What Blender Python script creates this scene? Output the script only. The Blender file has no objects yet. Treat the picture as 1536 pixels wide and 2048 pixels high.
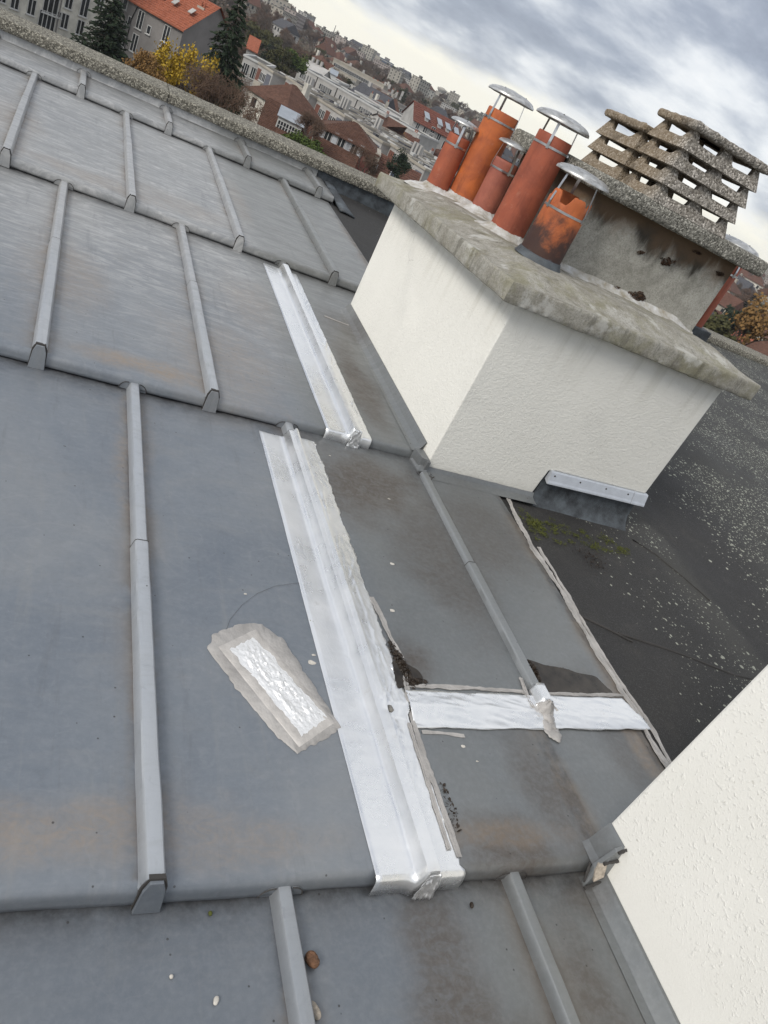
import bpy, math, random
from mathutils import Vector, Matrix, noise
S = bpy.context.scene
COL = S.collection
rnd = random.Random(7)

# ------------------------------------------------------------------ camera
CAM = Vector((-0.7541, -1.6005, 1.4989))
FPX = 1479.4
PITCH, ROLL, YAW = math.radians(28.1408), math.radians(28.5365), math.radians(32.586)
fw = Vector((math.sin(YAW) * math.cos(PITCH), math.cos(YAW) * math.cos(PITCH), -math.sin(PITCH)))
r0 = fw.cross(Vector((0, 0, 1))).normalized()
u0 = r0.cross(fw)
rt = r0 * math.cos(ROLL) + u0 * math.sin(ROLL)
up = -r0 * math.sin(ROLL) + u0 * math.cos(ROLL)
cd = bpy.data.cameras.new("camera")
cd.sensor_width = 36.0
cd.lens = FPX / 2048 * 36.0
cd.clip_start = 0.02
cd.clip_end = 8000
cam = bpy.data.objects.new("camera", cd)
M = Matrix((rt, up, -fw)).transposed().to_4x4()
M.translation = CAM
cam.matrix_world = M
COL.objects.link(cam)
S.camera = cam


def ray(px, py):
    return fw + rt * ((px - 768) / FPX) - up * ((py - 1024) / FPX)


def at(px, py, D):
    """world point seen at that place of the picture, D metres away over the ground"""
    d = ray(px, py)
    return CAM + d * (D / math.hypot(d.x, d.y))


def onz(px, py, z):
    d = ray(px, py)
    return CAM + d * ((z - CAM.z) / d.z)


# ------------------------------------------------------------------ node helper
class NT:
    def __init__(s, tree):
        s.t = tree
        s.N = tree.nodes
        s.L = tree.links

    def n(s, typ, ins=None, **props):
        nd = s.N.new(typ)
        for k, v in props.items():
            setattr(nd, k, v)
        for k, v in (ins or {}).items():
            sock = nd.inputs[k]
            if hasattr(v, 'is_linked') or isinstance(v, bpy.types.NodeSocket):
                s.L.new(v, sock)
            else:
                sock.default_value = v
        return nd

    def math(s, op, a, b=None, c=None, clamp=False):
        nd = s.N.new('ShaderNodeMath')
        nd.operation = op
        nd.use_clamp = clamp
        for i, v in enumerate((a, b, c)):
            if v is None:
                continue
            if isinstance(v, bpy.types.NodeSocket):
                s.L.new(v, nd.inputs[i])
            else:
                nd.inputs[i].default_value = v
        return nd.outputs[0]

    def noise(s, vec, scale, detail=4, rough=0.55, dist=0.0):
        return s.n('ShaderNodeTexNoise', {'Vector': vec, 'Scale': scale, 'Detail': detail, 'Roughness': rough, 'Distortion': dist}).outputs['Fac']

    def mapping(s, vec, loc=(0, 0, 0), rot=(0, 0, 0), scale=(1, 1, 1)):
        return s.n('ShaderNodeMapping', {'Vector': vec, 'Location': loc, 'Rotation': rot, 'Scale': scale}).outputs[0]

    def ramp(s, fac, stops, interp='LINEAR'):
        nd = s.N.new('ShaderNodeValToRGB')
        cr = nd.color_ramp
        cr.interpolation = interp
        while len(cr.elements) < len(stops):
            cr.elements.new(0.5)
        for e, (p, c) in zip(cr.elements, stops):
            e.position = p
            e.color = (c[0], c[1], c[2], 1) if not isinstance(c, (int, float)) else (c, c, c, 1)
        s.L.new(fac, nd.inputs[0])
        return nd.outputs[0]

    def mix(s, fac, a, b, mode='MIX'):
        nd = s.N.new('ShaderNodeMix')
        nd.data_type = 'RGBA'
        nd.blend_type = mode
        for i, v in ((0, fac), (6, a), (7, b)):
            if isinstance(v, bpy.types.NodeSocket):
                s.L.new(v, nd.inputs[i])
            else:
                nd.inputs[i].default_value = v if i == 0 else (v[0], v[1], v[2], 1)
        return nd.outputs[2]

    def step(s, v, lo, hi):
        nd = s.n('ShaderNodeMapRange', {'Value': v, 'From Min': lo, 'From Max': hi}, interpolation_type='SMOOTHSTEP')
        return nd.outputs[0]


def newmat(name):
    m = bpy.data.materials.new(name)
    m.use_nodes = True
    t = NT(m.node_tree)
    b = m.node_tree.nodes['Principled BSDF']
    pos = t.n('ShaderNodeNewGeometry').outputs['Position']
    return m, t, b, pos


def setin(t, b, **kw):
    for k, v in kw.items():
        k = k.replace('_', ' ')
        if isinstance(v, bpy.types.NodeSocket):
            t.L.new(v, b.inputs[k])
        else:
            b.inputs[k].default_value = (v[0], v[1], v[2], 1) if isinstance(v, tuple) else v


def bump(t, b, h, strength=0.3, dist=0.01, prev=None):
    ins = {'Height': h, 'Strength': strength, 'Distance': dist}
    if prev is not None:
        ins['Normal'] = prev
    o = t.n('ShaderNodeBump', ins).outputs[0]
    t.L.new(o, b.inputs['Normal'])
    return o


# ------------------------------------------------------------------ world
SUN_DIR = Vector((-0.72, -0.34, 0.62)).normalized()      # towards the sun
SUN_EL = math.asin(SUN_DIR.z)
SUN_AZ = math.atan2(SUN_DIR.x, SUN_DIR.y)
W = bpy.data.worlds.new("World")
S.world = W
W.use_nodes = True
t = NT(W.node_tree)
bg = W.node_tree.nodes['Background']
STR = 0.1
bg.inputs['Strength'].default_value = STR
sky = t.n('ShaderNodeTexSky', sky_type='NISHITA', sun_disc=False, sun_elevation=SUN_EL, sun_rotation=SUN_AZ)
gen = t.n('ShaderNodeTexCoord').outputs['Generated']
sep = t.n('ShaderNodeSeparateXYZ', {0: gen})
dz = sep.outputs['Z']
dzc = t.math('MAXIMUM', dz, 0.0)
den = t.math('ADD', dzc, 0.30)
px_ = t.math('DIVIDE', sep.outputs['X'], den)
py_ = t.math('DIVIDE', sep.outputs['Y'], den)
pv = t.n('ShaderNodeCombineXYZ', {0: px_, 1: py_, 2: 0.0}).outputs[0]
n1 = t.noise(t.mapping(pv, (5.3, 1.2, 0), (0, 0, 0.5), (1.15, 1.45, 1)), 1.0, 8, 0.54, 0.15)
n2 = t.noise(t.mapping(pv, (2.1, 7.7, 3), (0, 0, 0.3), (3.4, 4.2, 1)), 1.0, 8, 0.58, 0.15)
c = t.math('ADD', t.math('MULTIPLY', n1, 0.68), t.math('MULTIPLY', n2, 0.32))
cl = t.ramp(c, [(0.36, (0.235, 0.26, 0.32)), (0.43, (0.32, 0.352, 0.42)), (0.475, (0.46, 0.49, 0.545)), (0.53, (0.68, 0.70, 0.725)), (0.62, (0.88, 0.875, 0.86))])
# the deck is thinner towards the horizon, where light comes in underneath it
edge = t.math('ADD', dz, t.math('MULTIPLY', t.math('SUBTRACT', n2, 0.5), 0.07))
glow = t.step(edge, 0.052, 0.020)
cl = t.mix(glow, cl, (0.98, 0.94, 0.80))
low = t.step(dz, 0.0, -0.02)
cl = t.mix(low, cl, (0.22, 0.21, 0.2))
clx = t.mix(1.0, cl, (1 / STR, 1 / STR, 1 / STR), 'MULTIPLY')
t.L.new(t.mix(0.93, sky.outputs[0], clx), bg.inputs['Color'])

sl = bpy.data.lights.new("sun", 'SUN')
sl.energy = 1.9
sl.angle = math.radians(22)
sl.color = (1.0, 0.95, 0.87)
so = bpy.data.objects.new("sun", sl)
so.rotation_euler = (-SUN_DIR).to_track_quat('-Z', 'Y').to_euler()
COL.objects.link(so)
S.view_settings.view_transform = 'Standard'
S.view_settings.look = 'None'
S.view_settings.exposure = 0.38
S.view_settings.gamma = 1.0
S.view_settings.use_curve_mapping = False


# ------------------------------------------------------------------ mesh helper
class MB:
    def __init__(s):
        s.v = []
        s.f = []
        s.m = []
        s.mi = 0

    def add(s, vs, fs):
        o = len(s.v)
        s.v += [Vector(p) for p in vs]
        s.f += [tuple(i + o for i in f) for f in fs]
        s.m += [s.mi] * len(fs)

    def box(s, x0, x1, y0, y1, z0, z1):
        s.add([(x0, y0, z0), (x1, y0, z0), (x1, y1, z0), (x0, y1, z0), (x0, y0, z1), (x1, y0, z1), (x1, y1, z1), (x0, y1, z1)],
              [(0, 3, 2, 1), (4, 5, 6, 7), (0, 1, 5, 4), (1, 2, 6, 5), (2, 3, 7, 6), (3, 0, 4, 7)])

    def obox(s, c, hx, hy, hz):
        """box from centre and three half-axis vectors"""
        c, hx, hy, hz = map(Vector, (c, hx, hy, hz))
        vs = [c + a * hx + b * hy + d * hz for d in (-1, 1) for b in (-1, 1) for a in (-1, 1)]
        s.add(vs, [(0, 2, 3, 1), (4, 5, 7, 6), (0, 1, 5, 4), (1, 3, 7, 5), (3, 2, 6, 7), (2, 0, 4, 6)])

    def loft(s, rings, close=True, cap=False):
        """rings: lists of points, all of one length"""
        n = len(rings[0])
        vs = [p for r in rings for p in r]
        fs = []
        for j in range(len(rings) - 1):
            for i in range(n if close else n - 1):
                a = j * n + i
                b = j * n + (i + 1) % n
                fs.append((a, b, b + n, a + n))
        if cap:
            fs.append(tuple(range(n))[::-1])
            fs.append(tuple((len(rings) - 1) * n + i for i in range(n)))
        s.add(vs, fs)

    def lathe(s, prof, c, seg=32, axis=(0, 0, 1), fn=None):
        c = Vector(c)
        q = Vector((0, 0, 1)).rotation_difference(Vector(axis))
        rings = []
        for r, z in prof:
            ring = []
            for i in range(seg):
                a = 2 * math.pi * i / seg
                rr, zz = (r, z) if fn is None else fn(r, z, a)
                ring.append(c + q @ Vector((rr * math.cos(a), rr * math.sin(a), zz)))
            rings.append(ring)
        s.loft(rings)

    def tube(s, pts, r, seg=6, cap=True):
        pts = [Vector(p) for p in pts]
        rings = []
        for i, p in enumerate(pts):
            d = (pts[min(i + 1, len(pts) - 1)] - pts[max(i - 1, 0)]).normalized()
            a = d.orthogonal().normalized()
            b = d.cross(a)
            rr = r[i] if isinstance(r, (list, tuple)) else r
            rings.append([p + (a * math.cos(2 * math.pi * k / seg) + b * math.sin(2 * math.pi * k / seg)) * rr for k in range(seg)])
        s.loft(rings, True, cap)

    def prism(s, outline, h):
        """outline: list of 3D points, h: extrusion vector"""
        h = Vector(h)
        n = len(outline)
        vs = [Vector(p) for p in outline] + [Vector(p) + h for p in outline]
        fs = [tuple(range(n))[::-1], tuple(range(n, 2 * n))] + [(i, (i + 1) % n, (i + 1) % n + n, i + n) for i in range(n)]
        s.add(vs, fs)

    def mesh(s, name, mats, smooth=False, origin=(0, 0, 0)):
        me = bpy.data.meshes.new(name)
        o = Vector(origin)
        me.from_pydata([tuple(p - o) for p in s.v], [], s.f)
        if not isinstance(mats, (list, tuple)):
            mats = [mats]
        for m in mats:
            me.materials.append(m)
        me.polygons.foreach_set('material_index', s.m)
        if smooth:
            me.polygons.foreach_set('use_smooth', [True] * len(s.f))
        me.update()
        return me

    def build(s, name, mats, parent=None, smooth=False, bevel=0, origin=None, sharp=40, fixn=True):
        if origin is None:
            origin = parent_world(parent) if parent else (0, 0, 0)
        me = s.mesh(name, mats, smooth, origin)
        if fixn:
            import bmesh
            bm = bmesh.new()
            bm.from_mesh(me)
            bmesh.ops.recalc_face_normals(bm, faces=bm.faces)
            bm.to_mesh(me)
            bm.free()
        if smooth:
            me.set_sharp_from_angle(angle=math.radians(sharp))
        o = bpy.data.objects.new(name, me)
        COL.objects.link(o)
        if parent:
            o.parent = parent
            o.location = Vector(origin) - parent_world(parent)
        else:
            o.location = origin
        if bevel:
            md = o.modifiers.new('bevel', 'BEVEL')
            md.width = bevel
            md.segments = 2
            md.limit_method = 'ANGLE'
            md.angle_limit = math.radians(35)
        return o


def parent_world(o):
    v = Vector((0, 0, 0))
    while o is not None:
        v += o.location
        o = o.parent
    return v


def tag(o, label=None, cat=None, group=None, kind=None):
    if label:
        o['label'] = label
    if cat:
        o['category'] = cat
    if group:
        o['group'] = group
    if kind:
        o['kind'] = kind
    return o


def empty(name, loc, label=None, cat=None, group=None, kind=None, rz=0):
    o = bpy.data.objects.new(name, None)
    o.location = loc
    o.rotation_euler = (0, 0, rz)
    o.empty_display_size = 0.1
    COL.objects.link(o)
    return tag(o, label, cat, group, kind)


def inst(name, me, parent, loc=(0, 0, 0), rz=0, sc=1):
    o = bpy.data.objects.new(name, me)
    o.location = loc
    o.rotation_euler = (0, 0, rz)
    o.scale = (sc, sc, sc) if isinstance(sc, (int, float)) else sc
    COL.objects.link(o)
    if parent:
        o.parent = parent
    return o


def fbm(x, y, z=0.0, oct=3):
    return noise.fractal(Vector((x, y, z)), 1.0, 2.0, oct)


# ------------------------------------------------------------------ materials
def blobs(t, pos, lst, warp):
    """stains with a shape of their own: soft ellipses round given places, ragged by noise"""
    out = None
    for (cx, cy, rx, ry, k) in lst:
        v = t.mapping(pos, (-cx / rx, -cy / ry, 0), (0, 0, 0), (1 / rx, 1 / ry, 0))
        ln = t.n('ShaderNodeVectorMath', {0: v}, operation='LENGTH').outputs['Value']
        d = t.math('ADD', ln, t.math('MULTIPLY', t.math('SUBTRACT', warp, 0.5), 1.7))
        f = t.math('MULTIPLY', t.step(d, 1.15, 0.25), k)
        out = f if out is None else t.math('MAXIMUM', out, f)
    return out


Y1, Y2, Y3, Y4, Y5 = -0.8205, 1.1158, 3.0369, 5.0241, 5.56
SL, HS, BB = 0.0346, 0.0552, 0.325


def zinc_mat(name, lift=0.0, stains=True):
    m, t, b, pos = newmat(name)
    grime_shade = t.n('ShaderNodeAttribute', attribute_name='grime_shade').outputs['Fac']
    oxide = t.n('ShaderNodeAttribute', attribute_name='oxide').outputs['Fac']
    nb = t.noise(t.mapping(pos, scale=(1, 0.8, 1)), 1.3, 5, 0.6, 0.5)
    nm = t.noise(t.mapping(pos, (3, 1, 0), (0, 0, 0.3), (0.6, 2.2, 1)), 5.5, 6, 0.68, 0.8)
    nf = t.noise(pos, 60, 4, 0.7)
    ng = t.noise(t.mapping(pos, (7, 3, 0), (0, 0, 0.9), (1, 1.6, 1)), 17, 6, 0.72, 1.4)
    base = t.ramp(nb, [(0.32, (0.138 + lift, 0.162 + lift, 0.196 + lift)), (0.5, (0.182 + lift, 0.204 + lift, 0.232 + lift)), (0.68, (0.228 + lift, 0.243 + lift, 0.260 + lift))])
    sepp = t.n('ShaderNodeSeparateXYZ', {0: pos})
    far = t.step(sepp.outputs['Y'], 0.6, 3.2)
    # grazing sky sheen painted as pale streaks, stronger on the upper courses
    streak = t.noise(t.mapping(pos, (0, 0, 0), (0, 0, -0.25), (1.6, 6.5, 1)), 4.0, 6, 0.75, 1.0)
    sky_sheen = t.math('MULTIPLY', t.step(streak, 0.42, 0.70), t.math('ADD', t.math('MULTIPLY', far, 0.62), 0.03))
    base = t.mix(t.math('MULTIPLY', far, 0.50), base, (0.38, 0.37, 0.35))  # same sheen painted in as a general lightening of the upper courses
    base = t.mix(sky_sheen, base, (0.60, 0.595, 0.585))
    run = t.noise(t.mapping(pos, (2, 0, 0), (0, 0, 0), (13, 1.0, 1)), 1.6, 6, 0.7, 0.3)
    base = t.mix(t.math('MULTIPLY', t.step(run, 0.54, 0.72), 0.26), base, (0.27, 0.27, 0.262))
    base = t.mix(t.math('MULTIPLY', t.step(run, 0.44, 0.30), 0.22), base, (0.10, 0.105, 0.115))
    wm = t.noise(pos, 3.1, 3, 0.5, 0.6)
    ringm = t.math('MULTIPLY', t.step(t.math('ABSOLUTE', t.math('SUBTRACT', wm, 0.60)), 0.010, 0.003), 0.10)
    base = t.mix(ringm, base, (0.34, 0.345, 0.35))
    base = t.mix(t.math('MULTIPLY', t.step(nm, 0.50, 0.72), 0.22), base, (0.29, 0.29, 0.285))
    base = t.mix(t.math('MULTIPLY', t.step(ng, 0.52, 0.70), 0.14), base, (0.36, 0.37, 0.38))
    base = t.mix(t.math('MULTIPLY', t.step(ng, 0.46, 0.30), 0.16), base, (0.10, 0.11, 0.125))
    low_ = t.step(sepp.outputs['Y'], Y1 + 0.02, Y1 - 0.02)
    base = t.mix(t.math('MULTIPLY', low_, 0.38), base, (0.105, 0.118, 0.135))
    rightw = t.step(sepp.outputs['X'], 0.30, 0.55)
    base = t.mix(t.math('MULTIPLY', rightw, 0.6), base, (0.165, 0.170, 0.162))
    if stains:
        warp = t.noise(pos, 2.6, 6, 0.62, 0.4)
        brown = blobs(t, pos, [(0.62, 0.80, 0.38, 0.34, 1.0), (0.86, 0.45, 0.26, 0.60, 0.7), (0.53, -0.16, 0.13, 0.15, 0.95), (1.2, -0.18, 0.25, 0.09, 0.6), (0.82, 1.75, 0.13, 0.75, 0.95), (0.9, 2.35, 0.22, 0.3, 0.6),
                               (0.62, -0.78, 0.24, 0.13, 0.95), (0.84, -0.6, 0.12, 0.3, 0.7), (1.3, -0.35, 0.13, 0.4, 0.5), (1.2, 0.6, 0.25, 0.4, 0.6),
                               (0.35, -1.05, 0.14, 0.35, 0.85), (0.5, -1.25, 0.28, 0.14, 0.8), (0.75, -1.15, 0.10, 0.3, 0.75), (0.86, -0.9, 0.1, 0.1, 0.7), (0.2, -1.4, 0.3, 0.2, 0.6)], warp)
        base = t.mix(t.math('MULTIPLY', brown, t.math('ADD', 0.62, t.math('MULTIPLY', t.step(ng, 0.35, 0.6), 0.4))), base, (0.098, 0.085, 0.075))
        rusty = blobs(t, pos, [(-0.6, -0.70, 0.55, 0.10, 0.5), (-0.1, -0.74, 0.3, 0.07, 0.35), (-0.3, 1.22, 0.34, 0.10, 0.7), (0.1, 1.5, 0.35, 0.5, 0.35), (-0.32, 0.6, 0.07, 0.6, 0.45),
                               (-0.62, 1.9, 0.2, 0.6, 0.35), (-0.5, 3.2, 0.6, 0.15, 0.4), (0.3, 2.2, 0.2, 0.5, 0.3), (0.0, 3.3, 0.5, 0.2, 0.3), (0.45, 3.9, 0.1, 0.6, 0.3),
                               (-1.0, 3.8, 0.2, 0.6, 0.3), (0.62, -0.74, 0.3, 0.05, 0.35), (1.36, -0.4, 0.05, 0.3, 0.5), (-1.3, 1.4, 0.5, 0.3, 0.4)], warp)
        base = t.mix(t.math('MULTIPLY', rusty, t.math('ADD', 0.45, t.math('MULTIPLY', t.step(ng, 0.35, 0.65), 0.7))), base, (0.30, 0.235, 0.175))
    gn = t.noise(pos, 13, 6, 0.7)
    base = t.mix(t.math('MULTIPLY', oxide, t.math('MULTIPLY', t.step(t.noise(t.mapping(pos, scale=(1, 0.5, 1)), 6, 5, 0.6), 0.42, 0.60), 0.75)), base, (0.24, 0.185, 0.13))
    gm = t.math('MULTIPLY', grime_shade, t.math('ADD', 0.35, t.math('MULTIPLY', t.step(gn, 0.30, 0.62), 0.65)))
    base = t.mix(t.math('MULTIPLY', gm, 0.85), base, (0.045, 0.045, 0.048))  # edge dirt together with contact shade, both put into the colour
    sp = t.n('ShaderNodeTexVoronoi', {'Vector': pos, 'Scale': 26.0, 'Randomness': 1.0})
    dot = t.math('MULTIPLY', t.step(sp.outputs['Distance'], 0.085, 0.05), t.math('GREATER_THAN', t.n('ShaderNodeSeparateColor', {0: sp.outputs['Color']}).outputs[0], 0.72))
    base = t.mix(t.math('MULTIPLY', dot, 0.8), base, (0.03, 0.028, 0.026))
    base = t.mix(t.math('MULTIPLY', t.step(nf, 0.35, 0.75), 0.13), base, (0.35, 0.36, 0.38))
    setin(t, b, Base_Color=base, Metallic=0.38 if stains else 0.6, Roughness=t.ramp(nm, [(0.3, 0.34), (0.7, 0.55)]), Specular_IOR_Level=0.5)
    bump(t, b, t.math('ADD', t.math('MULTIPLY', nf, 0.4), t.math('MULTIPLY', nb, 3.0)), 0.22, 0.004)
    return m


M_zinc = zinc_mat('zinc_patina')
M_zcap = zinc_mat('zinc_cap', 0.27, False)


def simple(name, col, rough=0.7, metal=0.0, var=0.25, scale=8.0, bmp=0.2, bscale=40.0, bdist=0.004, col2=None):
    m, t, b, pos = newmat(name)
    n = t.noise(pos, scale, 6, 0.65)
    c2 = col2 or tuple(max(0, x * (1 - var)) for x in col)
    c1 = tuple(min(1, x * (1 + var * 0.6)) for x in col)
    setin(t, b, Base_Color=t.ramp(n, [(0.32, c2), (0.68, c1)]), Metallic=metal, Roughness=rough)
    if bmp:
        bump(t, b, t.noise(pos, bscale, 5, 0.65), bmp, bdist)
    return m


M_dark = simple('dark_joint', (0.045, 0.042, 0.04), 0.85)
M_steel = simple('steel_strap', (0.55, 0.56, 0.58), 0.28, 0.95, 0.2, 30)
M_sealant = simple('sealant_putty', (0.36, 0.345, 0.332), 0.5, 0, 0.3, 9, 0.7, 34, 0.008)
M_water = simple('puddle_water', (0.040, 0.034, 0.028), 0.07, 0, 0.6, 14, 0.0)
M_water.node_tree.nodes['Principled BSDF'].inputs['Specular IOR Level'].default_value = 0.25
M_debris = simple('wet_leaves', (0.028, 0.018, 0.011), 0.6, 0, 0.5, 60)
M_bar = simple('aluminium_bar', (0.52, 0.55, 0.60), 0.42, 0.4, 0.1, 20, 0.05)


def foil_mat():
    m, t, b, pos = newmat('aluminium_foil_tape')
    w = t.noise(t.mapping(pos, rot=(0, 0, 0.25), scale=(2.2, 0.9, 1)), 30, 6, 0.7, 1.6)
    n = t.noise(pos, 7, 5, 0.6)
    dirt = t.step(t.noise(pos, 14, 6, 0.7), 0.62, 0.75)
    colr = t.mix(t.math('MULTIPLY', dirt, 0.30), t.ramp(n, [(0.3, (0.80, 0.81, 0.82)), (0.7, (0.92, 0.92, 0.92))]), (0.45, 0.42, 0.37))
    setin(t, b, Base_Color=colr, Metallic=0.90, Roughness=t.ramp(n, [(0.3, 0.20), (0.7, 0.38)]))
    bump(t, b, w, 0.28, 0.003)
    return m


M_foil = foil_mat()
M_foilwhite = simple('crumpled_foil', (0.86, 0.86, 0.86), 0.35, 0.55, 0.05, 20, 0.7, 70, 0.006)


def render_mat(name, col, pits=True, big=1.0):
    m, t, b, pos = newmat(name)
    g = t.noise(pos, 120 * big, 4, 0.7)
    l = t.noise(pos, 60 * big, 6, 0.68)
    sq = t.noise(pos, 2.0, 5, 0.6)
    c = t.ramp(sq, [(0.3, tuple(x * 0.93 for x in col)), (0.7, col)])
    v = t.n('ShaderNodeTexVoronoi', {'Vector': pos, 'Scale': 95.0 * big, 'Randomness': 1.0})
    if pits:
        geo = t.n('ShaderNodeSeparateXYZ', {0: t.n('ShaderNodeNewGeometry').outputs['Normal']})
        side = t.step(t.math('MULTIPLY', geo.outputs['X'], -1.0), 0.4, 0.8)
        pit = t.math('MULTIPLY', t.math('MULTIPLY', t.step(v.outputs['Distance'], 0.22, 0.12), t.math('GREATER_THAN', t.n('ShaderNodeSeparateColor', {0: v.outputs['Color']}).outputs[0], 0.55)), side)
        c = t.mix(t.math('MULTIPLY', pit, 0.55), c, (0.25, 0.235, 0.2))
    # thin streaks of grime running down from the slab
    st = t.noise(t.mapping(pos, scale=(7, 7, 0.6)), 2.0, 5, 0.6)
    zz = t.n('ShaderNodeSeparateXYZ', {0: pos}).outputs['Z']
    gr = t.math('MULTIPLY', t.step(st, 0.46, 0.66), t.step(zz, 0.62, 0.97))
    c = t.mix(t.math('MULTIPLY', gr, 0.26), c, (0.36, 0.34, 0.26))
    pat = t.noise(pos, 1.1, 6, 0.6, 0.8)
    c = t.mix(t.math('MULTIPLY', t.step(pat, 0.50, 0.62), 0.30), c, (0.62, 0.615, 0.58))
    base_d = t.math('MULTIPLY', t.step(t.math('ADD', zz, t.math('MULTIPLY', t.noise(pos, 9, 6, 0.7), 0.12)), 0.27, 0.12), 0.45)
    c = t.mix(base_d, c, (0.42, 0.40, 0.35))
    ck = t.n('ShaderNodeTexVoronoi', {'Vector': t.n('ShaderNodeVectorMath', {0: pos, 1: t.n('ShaderNodeVectorMath', {0: t.n('ShaderNodeTexNoise', {'Vector': pos, 'Scale': 5.0, 'Detail': 6.0}).outputs['Color'], 1: (0.35, 0.35, 0.35)}, operation='MULTIPLY').outputs[0]}, operation='ADD').outputs[0], 'Scale': 1.15, 'Randomness': 1.0}, feature='DISTANCE_TO_EDGE')
    crk = t.math('MULTIPLY', t.step(ck.outputs['Distance'], 0.0028, 0.0008), t.step(pat, 0.50, 0.60))
    c = t.mix(t.math('MULTIPLY', crk, 0.6), c, (0.30, 0.28, 0.24))
    setin(t, b, Base_Color=c, Roughness=0.9, Specular_IOR_Level=0.2)
    h = t.math('ADD', t.math('MULTIPLY', l, 1.0), t.math('MULTIPLY', g, 0.45))
    bump(t, b, h, 0.55, 0.007)
    return m


M_render = render_mat('cream_render', (0.81, 0.80, 0.75))


def roughcast_mat():
    m, t, b, pos = newmat('cream_roughcast')
    v = t.n('ShaderNodeTexVoronoi', {'Vector': pos, 'Scale': 105.0, 'Randomness': 1.0}, feature='SMOOTH_F1').outputs['Distance']
    l = t.noise(pos, 45, 5, 0.6, 0.3)
    blob = t.step(t.noise(pos, 95, 3, 0.6), 0.45, 0.75)
    c = t.ramp(t.noise(pos, 3, 5), [(0.3, (0.755, 0.745, 0.70)), (0.7, (0.81, 0.80, 0.76))])
    # the lower band was floated smoother than the sprayed field above it
    smooth = t.step(t.math('ADD', t.n('ShaderNodeSeparateXYZ', {0: pos}).outputs['Z'], t.math('MULTIPLY', l, 0.04)), 0.10, 0.19)
    setin(t, b, Base_Color=c, Roughness=0.92, Specular_IOR_Level=0.2)
    grain = t.noise(pos, 170, 5, 0.7)
    drop1 = t.step(t.noise(pos, 58, 3, 0.55), 0.56, 0.72)
    drop2 = t.step(t.noise(t.mapping(pos, (3, 1, 2)), 110, 2, 0.5), 0.58, 0.75)
    sm = t.math('ADD', t.math('MULTIPLY', smooth, 0.9), 0.1)
    h = t.math('ADD', t.math('MULTIPLY', t.math('ADD', t.math('MULTIPLY', drop1, 0.7), t.math('MULTIPLY', drop2, 0.45)), sm), t.math('MULTIPLY', grain, 0.55))
    bump(t, b, h, 0.55, 0.0035)
    pit = t.math('MULTIPLY', t.step(t.noise(t.mapping(pos, (9, 9, 9)), 75, 2, 0.5), 0.70, 0.76), sm)
    c = t.mix(t.math('MULTIPLY', pit, 0.4), c, (0.40, 0.38, 0.33))
    t.L.new(c, b.inputs['Base Color'])
    return m


M_rough = roughcast_mat()


def concrete_mat(name, cols, algae=0.0, soot=None, agg=0.0, scale=1.0, white=0.0):
    m, t, b, pos = newmat(name)
    n = t.noise(pos, 11 * scale, 9, 0.72, 0.0)
    c = t.ramp(n, [(0.34, cols[0]), (0.5, cols[1]), (0.66, cols[2])])
    gr_ = t.noise(pos, 140, 4, 0.75)
    c = t.mix(t.math('MULTIPLY', t.step(gr_, 0.52, 0.35), 0.45), c, tuple(x * 0.45 for x in cols[0]))
    c = t.mix(t.math('MULTIPLY', t.step(gr_, 0.55, 0.70), 0.35), c, tuple(min(1, x * 1.35) for x in cols[2]))
    h = t.noise(pos, 90, 6, 0.75)
    if agg:
        v = t.n('ShaderNodeTexVoronoi', {'Vector': pos, 'Scale': agg, 'Randomness': 1.0})
        rr = t.n('ShaderNodeSeparateColor', {0: v.outputs['Color']}).outputs[0]
        stone = t.ramp(rr, [(0.0, tuple(x * 0.45 for x in cols[0])), (0.5, cols[1]), (0.82, cols[2]), (1.0, tuple(min(1, x * 1.9) for x in cols[2]))])
        c = t.mix(0.75, c, stone)
        h = t.math('ADD', t.math('MULTIPLY', v.outputs['Distance'], -1.6), t.math('MULTIPLY', h, 0.5))
    if algae:
        a = t.step(t.noise(t.mapping(pos, (4, 2, 1)), 5, 9, 0.72), 0.46, 0.62)
        c = t.mix(t.math('MULTIPLY', a, algae), c, (0.16, 0.15, 0.055))
        d = t.step(t.noise(t.mapping(pos, (1, 9, 1), scale=(2.5, 2.5, 0.6)), 7, 9, 0.75), 0.52, 0.64)
        c = t.mix(t.math('MULTIPLY', d, 0.45), c, (0.085, 0.08, 0.065))
    if white:
        w = t.step(t.noise(t.mapping(pos, (8, 8, 2)), 6, 6, 0.6), 0.58, 0.66)
        c = t.mix(t.math('MULTIPLY', w, white), c, (0.62, 0.62, 0.60))
    if soot:
        c = soot(t, pos, c)
    setin(t, b, Base_Color=c, Roughness=0.92, Specular_IOR_Level=0.2)
    bump(t, b, h, 0.6, 0.0045)
    return m


M_slab = concrete_mat('weathered_slab', ((0.23, 0.215, 0.18), (0.31, 0.298, 0.262), (0.40, 0.39, 0.355)), 0.38, white=0.38)
M_mortar = simple('lime_mortar', (0.52, 0.53, 0.54), 0.9, 0, 0.35, 14, 0.8, 45, 0.012, (0.30, 0.27, 0.21))


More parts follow.
